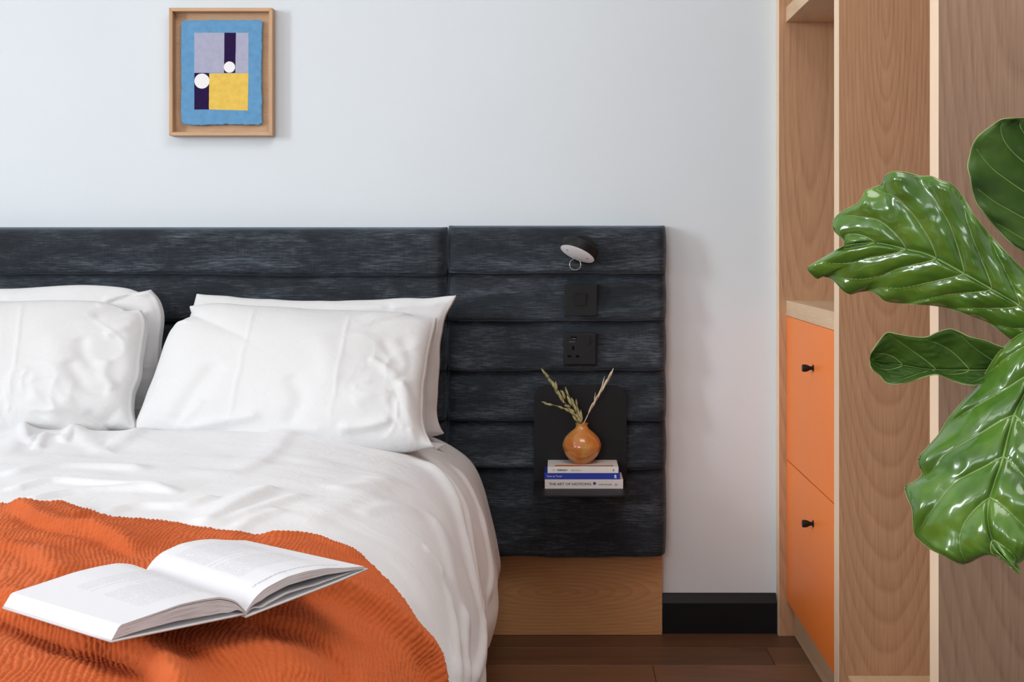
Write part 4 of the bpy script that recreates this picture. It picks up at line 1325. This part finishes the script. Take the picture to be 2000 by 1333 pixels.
def pillow(label, corners, seed, thick, group, w_=.72, h_=.47, tscale=1.0, creases=(), open_side=None, slack=.035, bend=.3, nx=124, ny=82, strokes=(), round_c=(), crumple=.0, soft=()):
    X = sim_pillow(w_, h_, nx, ny, seed, thick, slack=slack, open_side=open_side, bend=bend)
    x = X[..., 0]; z = X[..., 2]; y = X[..., 1] * tscale
    lo, hi = np.percentile(x, 1.5), np.percentile(x, 98.5)
    u = (x - lo) / (hi - lo)
    lo, hi = np.percentile(z, 1.5), np.percentile(z, 98.5)
    v = (z - lo) / (hi - lo)
    for cu_, cv_, pw in soft:      # soften a pointed corner into a rounded one
        a_ = (u - .5) * 2 * (1 if cu_ else -1); b_ = (v - .5) * 2 * (1 if cv_ else -1)
        q_ = (a_ > 0) & (b_ > 0)
        rr = (np.clip(a_, 0, 9) ** pw + np.clip(b_, 0, 9) ** pw) ** (1 / pw)
        k_ = np.where(q_, np.maximum(a_, b_) / np.maximum(rr, 1e-6), 1)
        u = .5 + (u - .5) * k_; v = .5 + (v - .5) * k_
    TL, TR, BL, BR = [np.array(c_) for c_ in corners]
    base = ((BL[None] * (1 - u[..., None]) + BR * u[..., None]) * (1 - v[..., None]) + (TL * (1 - u[..., None]) + TR * u[..., None]) * v[..., None])
    ax = (TR + BR - TL - BL); up = (TL + TR - BL - BR)
    nrm_ = np.cross(up, ax); nrm_ /= np.linalg.norm(nrm_)
    if nrm_[1] > 0: nrm_ = -nrm_
    yy = -y
    for cu_, am in creases:
        e_ = np.exp(-((u[0] - cu_ - .02 * np.sin(v[0] * 3)) / .006) ** 2) * sm(.08, .2, v[0]) * sm(.06, .15, 1 - v[0])
        yy[0] += e_ * am
    pos = base + nrm_ * yy[..., None]
    # rounded or slumped corners
    for (cu_, cv_, am, rad_) in round_c:
        w_c = np.exp(-(((u - cu_) * 1.5) ** 2 + (v - cv_) ** 2) / rad_ ** 2)[..., None]
        dirv = (base[:, nx // 2:nx // 2 + 1, ny // 2:ny // 2 + 1] - base) ; dirv /= (np.linalg.norm(dirv, axis=-1, keepdims=True) + 1e-9)
        pos = pos + dirv * w_c * am
    # outline wobble
    inpl = .006 * fbm(u * 4, v * 4, seed + 80, 2)[..., None] * (up / np.linalg.norm(up)) + .005 * fbm(u * 4, v * 4, seed + 90, 2)[..., None] * (ax / np.linalg.norm(ax))
    pos = pos + inpl
    # crumples and the creases that the photograph shows, on the front sheet
    fu, fv = u[0] * w_, v[0] * h_
    inn = sm(.0, .06, np.minimum(u[0], 1 - u[0])) * sm(0, .08, np.minimum(v[0], 1 - v[0]))
    if crumple:
        a1 = vnoise(fu * 11 + 1.5 * vnoise(fu * 6, fv * 6, seed + 2), fv * 9 + 1.5 * vnoise(fu * 5, fv * 7, seed + 3), seed + 4)
        a2 = vnoise(fu * 19 + 1.5 * vnoise(fu * 9, fv * 9, seed + 5), fv * 15, seed + 6)
        cr_ = (1 - np.abs(a1)) ** 6 * .7 + (1 - np.abs(a2)) ** 5 * .35 + .3 * a1
        wt = sm(-.3, .5, vnoise(fu * 4, fv * 4, seed + 9)) * (.4 + .6 * sm(.45, .9, u[0]))
        pos[0] += nrm_ * (cr_ * wt * inn * crumple)[..., None]
    if strokes:
        qx, qy = project(pos[0, ..., 0], pos[0, ..., 1], pos[0, ..., 2])
        pl = []
        for p_, A_, wl2, wr2 in strokes:
            cc = []
            for (a_, b_) in p_:
                i_ = np.argmin((qx - a_) ** 2 + (qy - b_) ** 2); cc.append((fu.flat[i_], fv.flat[i_]))
            pl.append((cc, A_, wl2, wr2))
        pos[0] += nrm_ * (stroke_field(fu, fv, pl) * inn)[..., None]
    # one closed mesh: front sheet then back sheet sharing their border
    n_ = nx * ny
    idx = [np.arange(n_).reshape(nx, ny), None]
    b = np.full((nx, ny), -1)
    b[0] = idx[0][0]; b[-1] = idx[0][-1]; b[:, 0] = idx[0][:, 0]; b[:, -1] = idx[0][:, -1]
    inner = b < 0
    b[inner] = n_ + np.arange(inner.sum())
    verts = np.concatenate([pos[0].reshape(-1, 3), pos[1][inner]])
    qs = []
    for k, ii in enumerate((idx[0], b)):
        a_, b_, c_, d_ = ii[:-1, :-1].ravel(), ii[1:, :-1].ravel(), ii[1:, 1:].ravel(), ii[:-1, 1:].ravel()
        qs.append(np.stack([a_, b_, c_, d_] if k == 0 else [a_, d_, c_, b_], 1))
    q = np.concatenate(qs)
    o = mesh_obj('pillow', verts, q.tolist(), M_cotton2, None, True)
    md = o.modifiers.new('sub', 'SUBSURF'); md.levels = 1; md.render_levels = 1
    return tag(o, label, 'pillow', group)
GP = 'pillows against the headboard'
pillow('white pillow standing behind the right-hand pillow, its pointed corner sticking out at top right',
       (P(385, 580, 3.04), P(868, 590, 3.01), P(310, 868, 2.99), P(844, 866, 2.985)), 5, .09, GP, slack=.06, open_side='R', h_=.45, crumple=.010, round_c=((1, 1, -.024, .09), (1, 0, -.014, .05)),
       strokes=[([(760, 600), (810, 592), (870, 590)], .010, .012, .012), ([(850, 640), (842, 720), (836, 800)], .008, .010, .015), ([(640, 590), (700, 596), (760, 600)], .008, .01, .012)])
pillow('large white pillow leaning in front on the right half of the bed',
       (P(338, 588, 2.945), P(845, 612, 2.945), P(262, 862, 2.79), P(826, 890, 2.70)), 9, .17, GP, creases=((.335, .0028), (.69, .0024)), slack=.045, open_side='R', crumple=.006,
       soft=((0, 1, 5), (1, 1, 8)),
       strokes=[([(335, 842), (365, 790), (398, 740), (430, 705)], -.009, .022, .030), ([(350, 855), (438, 826), (517, 811)], .009, .016, .010),
                ([(450, 862), (540, 845), (640, 842)], .006, .016, .012), ([(655, 842), (715, 835), (771, 821)], .010, .014, .008),
                ([(722, 698), (752, 716), (783, 738)], .006, .010, .014), ([(745, 660), (765, 690), (785, 715)], -.0035, .014, .014),
                ([(560, 730), (590, 780), (560, 835)], -.006, .02, .02), ([(326, 624), (345, 629), (372, 627)], .005, .006, .008),
                ([(781, 738), (800, 778), (812, 825), (822, 875)], .011, .012, .020), ([(785, 650), (800, 700), (795, 745)], -.004, .02, .012),
                ([(280, 800), (300, 770), (315, 730)], .005, .012, .012), ([(345, 840), (375, 800), (400, 780)], .006, .010, .014),
                ([(690, 790), (730, 770), (770, 775)], .005, .02, .02), ([(610, 650), (640, 700), (650, 760)], .004, .03, .03),
                ([(800, 840), (812, 860), (822, 885)], .006, .008, .008)])
pillow('white pillow standing behind the left-hand pillow, tallest of the row against the headboard',
       (P(-330, 588, 3.03), P(322, 545, 3.0), P(-330, 855, 2.99), P(305, 846, 2.96)), 15, .11, GP, slack=.06, open_side='R', w_=.85, crumple=.010,
       soft=((1, 1, 5),),
       strokes=[([(200, 590), (250, 572), (300, 575)], .010, .012, .012), ([(312, 640), (305, 720), (290, 790)], .009, .010, .016)])
pillow('crumpled white pillow in front on the left half of the bed',
       (P(-300, 588, 2.94), P(296, 592, 2.94), P(-300, 862, 2.80), P(255, 864, 2.80)), 23, .15, GP, creases=((.60, .0028),), slack=.07, open_side='R', w_=.78, crumple=.009,
       soft=((1, 1, 5), (1, 0, 7)),
       strokes=[([(130, 700), (150, 738), (171, 758), (217, 768)], -0.0074, 0.021, 0.016), ([(205, 657), (240, 641), (270, 631)], 0.0074, 0.011, 0.014),
                ([(158, 655), (163, 697), (185, 722)], -0.0062, 0.016, 0.018), ([(165, 800), (203, 824), (252, 796)], -0.0062, 0.016, 0.014),
                ([(182, 596), (228, 579), (279, 573)], 0.0056, 0.014, 0.018), ([(177, 620), (222, 606), (270, 602)], -0.0062, 0.014, 0.014),
                ([(215, 700), (205, 730), (228, 766)], 0.0062, 0.011, 0.016), ([(240, 760), (262, 775), (280, 788)], 0.0050, 0.011, 0.011),
                ([(262, 640), (272, 700), (258, 760)], 0.0081, 0.014, 0.021), ([(90, 840), (110, 800), (140, 770)], 0.0043, 0.018, 0.023),
                ([(60, 760), (90, 790), (120, 840)], 0.0037, 0.023, 0.023), ([(100, 640), (110, 690), (90, 740)], 0.0031, 0.034, 0.034)])
# ------------------------------------------------------------------ shelving unit along the right wall
xf, xr_ = .5905, .610
D1F, D1N, D2F, D2N = 2.530, 2.489, 1.8795, 1.839
UB = XR - .004
su = thing('shelving_unit', 'tall oak shelving unit along the right wall with front edges coloured as lit and two orange drawers', 'shelving', (.9, -.7, 0))
def upright(y0, y1, mat):
    p = box('upright_panel', xf + .001, UB, y0, y1, 0.0005, 2.60, mat, su)
    box('lit_edge', xf, xf + .001, y0, y1, 0.0005, 2.60, M_edge, p)
    return p
upright(3.163 - CD, -.001, M_oak)
upright(D1N - CD, D1F - CD, M_oak2)
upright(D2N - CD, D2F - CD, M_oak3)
ya, yb_ = D1F - CD + .0005, 3.163 - CD - .0005
box('shelf', xr_, UB - .02, ya, yb_, .8565, .897, M_oak_y, su, .0006, 1)
box('shelf', xr_, UB - .02, ya, yb_, 1.640, 1.680, M_oak_y, su, .0006, 1)
box('back_panel', UB - .018, UB, ya, yb_, .001, 2.58, M_oak, su)
box('top_panel', xf + .004, UB - .02, ya, yb_, 2.56, 2.598, M_oak_y, su)
box('plinth', .633, .650, ya, yb_, .0005, .095, M_oak_y, su)
box('bottom_panel', xr_ + .022, UB - .02, ya, yb_, .096, .114, M_oak_y, su)
# near bay
ya2, yb2 = D2F - CD + .0005, D1N - CD - .0005
box('back_panel', UB - .018, UB, ya2, yb2, .001, 2.58, M_oak2, su)
box('bottom_panel', xr_, UB - .02, ya2, yb2, .100, .140, M_oak_y, su, .0006, 1)
box('plinth', .633, .650, ya2, yb2, .0005, .099, M_oak_y, su)
box('top_panel', xf + .004, UB - .02, ya2, yb2, 2.56, 2.598, M_oak_y, su)
ZD = [.0965, .4705, .4735, .8555]
def drawer(z0, z1, kz, lab):
    f = box('drawer', xr_ + .0005, xr_ + .019, ya + .0015, yb_ - .0015, z0, z1, M_orange, su, .0012, 2)
    f['label'] = lab
    box('drawer_box', xr_ + .0195, UB - .03, ya + .012, yb_ - .012, z0 + .02, z1 - .04, M_oak_y, f)
    ky = kz[1]
    RY = Matrix.Rotation(-math.pi / 2, 4, 'Y')
    lathe('knob', [(0, -.0005), (.0085, -.0005), (.0085, .0015), (.0045, .003), (.0045, .008), (.0062, .011), (.0078, .0145), (.0088, .0185), (.0088, .0255), (.0078, .0268), (0, .0268)],
          M_black, Matrix.Translation((xr_ + .0008, ky, kz[0])) @ RY, f, n=32, cap=False)
# knob distance from its place in the row: the drawer's middle third
kd = .600 * F / (1580 - VX)
drawer(ZD[2], ZD[3], (CZ - (719.5 - VY) * kd / F, kd - CD), 'orange lacquered upper drawer front')
drawer(ZD[0], ZD[1], (CZ - (1023.5 - VY) * kd / F, kd - CD), 'orange lacquered lower drawer front')
# ------------------------------------------------------------------ fiddle-leaf fig
def leaf_mat(name, dark, mid, light, rough):
    a = NT(name)
    tc = a.n('ShaderNodeTexCoord')
    n1 = a.n('ShaderNodeTexNoise', i_Scale=16, i_Detail=4, i_Roughness=.55)
    a.l(tc.outputs['Object'], n1.inputs['Vector'])
    cr = a.n('ShaderNodeValToRGB'); e = cr.color_ramp.elements
    e[0].position = .3; e[0].color = c4(*dark); e[1].position = .72; e[1].color = c4(*light)
    k = e.new(.5); k.color = c4(*mid)
    a.l(n1.outputs['Fac'], cr.inputs[0])
    a.l(cr.outputs[0], a.b.inputs['Base Color'])
    n2 = a.n('ShaderNodeTexNoise', i_Scale=55, i_Detail=3); a.l(tc.outputs['Object'], n2.inputs['Vector'])
    bp = a.n('ShaderNodeBump', i_Strength=.15, i_Distance=.0022); a.l(n2.outputs['Fac'], bp.inputs['Height'])
    a.l(bp.outputs[0], a.b.inputs['Normal'])
    a.set(Roughness=rough)
    a.b.inputs['Specular IOR Level'].default_value = .5 if rough < .3 else .25
    a.b.inputs['Coat Weight'].default_value = .55 if rough < .3 else 0
    a.b.inputs['Coat Roughness'].default_value = .10
    # thin leaf: some light comes through
    tr = a.n('ShaderNodeBsdfTranslucent'); tr.inputs[0].default_value = c4(mid[0] * 2.2, mid[1] * 2.0, mid[2])
    mx = a.n('ShaderNodeMixShader'); mx.inputs[0].default_value = .14
    out = a.t.nodes['Material Output']
    a.l(a.b.outputs[0], mx.inputs[1]); a.l(tr.outputs[0], mx.inputs[2]); a.l(mx.outputs[0], out.inputs[0])
    return a.m
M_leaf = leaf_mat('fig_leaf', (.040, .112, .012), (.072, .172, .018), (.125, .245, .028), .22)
M_leafd = leaf_mat('fig_leaf_shaded', (.028, .068, .010), (.045, .100, .015), (.065, .135, .020), .38)  # same leaf turned from the light, its shade put into the colour
M_vein = plain('leaf_vein', (.20, .30, .085), rough=.45, noise_amt=.08)
M_rim = plain('leaf_rim', (.26, .30, .10), rough=.5)
M_bark = plain('fig_bark', (.13, .085, .05), rough=.85, noise_amt=.3, nscale=60, bump=.6)

def resample(pts, n):
    p = catmull(pts, 8)
    L = np.concatenate([[0], np.cumsum(np.hypot(*(np.diff(p, axis=0).T)))])
    t = np.linspace(0, L[-1], n)
    return np.stack([np.interp(t, L, p[:, 0]), np.interp(t, L, p[:, 1])], 1)

def make_leaf(label, mid, up, lo, dfun, mat, parent, seed, nveins=7, lean=.16, cup=.02, ripple=.006, puff=.0045, vein_r=.0011):
    """mid/up/lo: outline polylines from leaf tip to base (frame positions); dfun(px,py) = distance of the leaf plane"""
    n, m = 110, 34
    Mi, Up, Lo = resample(mid, n), resample(up, n), resample(lo, n)
    t = np.linspace(0, 1, n)
    a = np.linspace(-1, 1, 2 * m + 1)
    T, A = np.meshgrid(t, a, indexing='ij')
    side = np.where(A[..., None] < 0, Up[:, None, :], Lo[:, None, :])
    ab = np.abs(A)
    # rows sweep towards the tip so that side veins run obliquely
    q2 = Mi[:, None, :] * (1 - ab[..., None]) + side * ab[..., None]
    # vein phase: veins leave the midrib at tv and reach the margin further to the tip
    slope = lean * ab ** 1.25
    ph = (T + slope) * nveins
    fr_ = ph - np.floor(ph)
    veinline = np.exp(-(np.minimum(fr_, 1 - fr_) / .11) ** 2)
    bulge = np.sin(np.pi * fr_) ** .7
    body = sm(0, .08, ab) * sm(0, .10, 1 - ab)
    env = sm(0, .05, T) * sm(0, .10, 1 - T)
    h = puff * bulge * body * env + cup * ab ** 1.6 * env + ripple * np.sin(T * nveins * 6.3 + np.where(A < 0, 0, 1.7)) * ab ** 2.2 * env
    h = h + .0009 * vnoise(T * 26, A * 10, seed) * body
    h = h - .0022 * np.exp(-(ab / .035) ** 2)
    d = dfun(q2[..., 0], q2[..., 1]) - h       # towards the viewer
    pos = np.stack([(q2[..., 0] - VX) * d / F, d - CD, CZ - (q2[..., 1] - VY) * d / F], -1)
    lf = grid_obj('leaf', pos, mat, parent, True, flip=False)
    lf['label'] = label
    md = lf.modifiers.new('solid', 'SOLIDIFY'); md.thickness = .0009; md.offset = 0
    def at(ti, ai, lift):
        i = ti * (n - 1); j = (ai + 1) * m
        i0 = int(min(max(i, 0), n - 2)); j0 = int(min(max(j, 0), 2 * m - 1)); fi, fj = i - i0, j - j0
        p = (pos[i0, j0] * (1 - fi) + pos[i0 + 1, j0] * fi) * (1 - fj) + (pos[i0, j0 + 1] * (1 - fi) + pos[i0 + 1, j0 + 1] * fi) * fj
        p = p.copy(); vdir = np.array([0, -CD, CZ]) - p; p += vdir / np.linalg.norm(vdir) * lift
        return Vector(p)
    mr = [at(k, 0, .0004) for k in np.linspace(.02, 1, 50)]
    tube('midrib', mr, [.0006 + .0022 * k for k in np.linspace(0, 1, 50)], M_vein, lf, 8)
    for k in range(1, nveins + 1):
        for sgn in (-1, 1):
            pts = []
            for b_ in np.linspace(.0, .93, 26):
                tt = k / nveins - lean * b_ ** 1.25
                if tt < .015: break
                pts.append(at(tt, sgn * b_, .0005))
            if len(pts) > 6:
                tube('side_vein', pts, [vein_r * (1.15 - .95 * q / len(pts)) for q in range(len(pts))], M_vein, lf, 6)
    # pale rim along the margin
    rim = [at(k, -1, 0) for k in np.linspace(1, 0, 90)] + [at(k, 1, 0) for k in np.linspace(0, 1, 90)][1:]
    tube('margin', rim, .0007, M_rim, lf, 5)
    return lf

SD = 1.46
stem_x = (2052 - VX) * SD / F
fig = thing('fiddle_leaf_fig', 'potted fiddle-leaf fig with large glossy green leaves reaching in from the right edge', 'plant', (stem_x, SD - CD, 0))
def c2p(pts, s_, ox, oy): return [(ox + x / s_, oy + y / s_) for x, y in pts]
s8 = 2.666
A_mid = c2p([(238, 745), (330, 730), (430, 735), (560, 765), (690, 800), (885, 905), (1050, 1000), (1173, 1075), (1265, 1180)], s8, 1560, 200)
A_up = c2p([(238, 745), (228, 712), (190, 675), (177, 640), (190, 600), (240, 560), (300, 533), (335, 490), (345, 462), (390, 445), (435, 425), (442, 392), (490, 362), (560, 366), (640, 386), (690, 384), (740, 408), (800, 430), (862, 505), (910, 585), (965, 655), (1040, 740), (1120, 825), (1200, 905), (1262, 1010), (1290, 1100), (1265, 1180)], s8, 1560, 200)
A_lo = c2p([(238, 745), (150, 798), (70, 845), (45, 868), (95, 918), (130, 905), (185, 932), (230, 980), (272, 1000), (310, 988), (370, 985), (415, 1005), (455, 1035), (560, 1050), (700, 1058), (800, 1080), (900, 1112), (1000, 1155), (1060, 1200), (1120, 1240), (1190, 1245), (1265, 1180)], s8, 1560, 200)
make_leaf('large glossy leaf pointing left, lit along its ribs', A_mid, A_up, A_lo,
          lambda x, y: SD - .02 + .17 * np.clip((2000 - x) / 420, 0, 1.1) + (y - 520) * .00022, M_leaf, fig, 3, nveins=7, lean=.20, cup=-.020, ripple=.006, puff=.0062)
B_left = [(2000, 231), (1975, 231), (1955, 234), (1935, 247), (1912, 265), (1899, 285), (1894, 305), (1890, 325), (1895, 347), (1899, 372), (1906, 395), (1918, 412), (1938, 437), (1960, 462), (1980, 480), (2000, 493), (2030, 530), (2052, 590)]
B_mid = [(2000, 231), (2030, 290), (2058, 380), (2068, 480), (2052, 590)]
B_right = [(2000, 231), (2060, 236), (2120, 280), (2160, 350), (2165, 430), (2125, 510), (2080, 555), (2052, 590)]
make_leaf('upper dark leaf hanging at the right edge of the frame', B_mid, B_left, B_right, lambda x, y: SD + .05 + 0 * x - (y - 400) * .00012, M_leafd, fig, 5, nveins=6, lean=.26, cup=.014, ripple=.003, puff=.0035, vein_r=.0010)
s9 = 872 / 340
C_mid = c2p([(100, 215), (170, 232), (250, 238), (400, 262), (560, 266), (700, 262), (860, 225), (930, 200)], s9, 1660, 620)
C_up = c2p([(100, 215), (107, 178), (150, 115), (187, 77), (235, 84), (300, 96), (380, 100), (440, 75), (500, 59), (545, 72), (600, 98), (680, 118), (760, 148), (860, 170), (930, 200)], s9, 1660, 620)
C_lo = c2p([(100, 215), (107, 255), (150, 292), (178, 326), (230, 337), (300, 324), (400, 292), (450, 290), (520, 320), (580, 338), (650, 338), (760, 300), (860, 255), (930, 200)], s9, 1660, 620)
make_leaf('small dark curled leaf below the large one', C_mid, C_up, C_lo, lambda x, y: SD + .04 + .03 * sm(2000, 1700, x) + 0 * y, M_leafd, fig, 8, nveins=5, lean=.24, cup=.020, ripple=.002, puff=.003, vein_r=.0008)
D_mid = c2p([(845, 1288), (800, 1235), (730, 1150), (696, 1050), (692, 950), (725, 830), (765, 718), (795, 590), (832, 470), (880, 370), (915, 220), (950, 80)], s9, 1660, 620)
D_left = c2p([(845, 1288), (815, 1262), (790, 1240), (750, 1212), (705, 1188), (650, 1200), (610, 1226), (560, 1238), (520, 1222), (460, 1190), (400, 1160), (330, 1098), (318, 1050), (312, 960), (288, 905), (276, 852), (315, 828), (362, 788), (345, 740), (350, 698), (410, 628), (450, 580), (492, 510), (560, 428), (640, 338), (690, 262), (740, 182), (810, 115), (880, 75), (950, 80)], s9, 1660, 620)
D_right = c2p([(845, 1288), (850, 1262), (838, 1240), (875, 1212), (940, 1150), (1000, 1050), (1035, 920), (1030, 760), (1020, 600), (1040, 430), (1030, 280), (1000, 160), (950, 80)], s9, 1660, 620)
make_leaf('big glossy leaf hanging down with rippled shiny surface', D_mid, D_left, D_right, lambda x, y: SD - .02 + (2030 - x) * .00038 - .10 * sm(650, 1100, y), M_leaf, fig, 12, nveins=6, lean=.20, cup=-.022, ripple=.008, puff=.0085)

# trunk, pot and the rest of the crown outside the frame
zt = lambda py: CZ - (py - VY) * SD / F
trunk = [Vector((stem_x + .012, SD - CD + .012, .30)), Vector((stem_x + .022, SD - CD + .02, .6)), Vector((stem_x + .012, SD - CD + .012, .85)), Vector((stem_x, SD - CD, zt(640))), Vector((stem_x + .008, SD - CD + .025, zt(560))), Vector((stem_x + .02, SD - CD + .05, 1.35))]
tp = [Vector(p) for p in catmull([tuple(p) for p in trunk], 6)]
tube('trunk', tp, [.0115 - .005 * k / len(tp) for k in range(len(tp))], M_bark, fig, 12)
ends = [(A_mid[-1], SD - .02), (B_mid[-1], SD + .03), (C_mid[-1], SD + .04), (D_mid[-1], SD - .02)]
for (ppx, ppy), dd in ends:
    e_ = P(ppx, ppy, dd); r0 = min(tp, key=lambda p: (p - e_).length + abs(p.z - (e_.z - .01)) * 2)
    tube('petiole', [r0, r0.lerp(e_, .5) + Vector((0, -.002, .003)), e_], .0026, M_vein, fig, 8)
def free_leaf(base, direction, L, Wd, droop, seed, mat):
    """whole fiddle-shaped leaf growing from base"""
    d = Vector(direction).normalized(); sd = d.cross(Vector((0, 0, 1))).normalized(); up_ = sd.cross(d)
    n, m = 40, 12
    pos = np.zeros((n, 2 * m + 1, 3))
    for i in range(n):
        t = i / (n - 1)
        wdt = Wd * (.18 + .82 * sm(.15, .72, t)) * (1 - sm(.78, 1.0, t) ** 1.6) * sm(0, .06, t)
        c_ = Vector(base) + d * (L * t) - Vector((0, 0, 1)) * droop * L * t * t
        for j in range(2 * m + 1):
            a = (j - m) / m
            ph = (t + .12 * abs(a)) * 7
            hh = .004 * abs(math.sin(math.pi * ph)) * (1 - abs(a)) - .12 * Wd * abs(a) ** 2 + .004 * math.sin(t * 40 + seed) * abs(a) ** 2
            pos[i, j] = c_ + sd * (a * wdt) + up_ * hh
    lf = grid_obj('leaf', pos, mat, fig, True)
    md = lf.modifiers.new('solid', 'SOLIDIFY'); md.thickness = .0009; md.offset = 0
    tube('midrib', [Vector(pos[i, m]) + Vector((0, 0, .0006)) for i in range(n)], [.0024 - .0018 * i / n for i in range(n)], M_vein, lf, 6)
bp_ = tp[-1]
for k, (dx_, dy_, dz_, zz, L_) in enumerate([(1, .1, .5, 1.33, .28), (.5, -.9, .3, 1.22, .26), (.7, .5, .9, 1.34, .25), (.9, -.4, .1, .98, .27), (.6, .6, .2, .85, .24)]):
    bb = min(tp, key=lambda p: abs(p.z - zz))
    free_leaf(bb, (dx_, dy_, dz_), L_, .085, .35, k * 1.3, M_leaf)
pot = thing('plant_pot', 'round off-white planter holding the fiddle-leaf fig', 'pot', (stem_x + .01, SD - CD + .01, 0))
lathe('body', [(0, .0005), (.115, .0005), (.125, .01), (.15, .30), (.152, .32), (.142, .32), (.138, .28), (0, .28)], plain('pot_glaze', (.6, .58, .54), rough=.5), Matrix.Translation((stem_x + .01, SD - CD + .01, 0)), pot, cap=False)
lathe('soil', [(0, .298), (.139, .296)], plain('soil', (.03, .02, .013), rough=.95, bump=1.0), Matrix.Translation((stem_x + .01, SD - CD + .01, 0)), pot, cap=False)
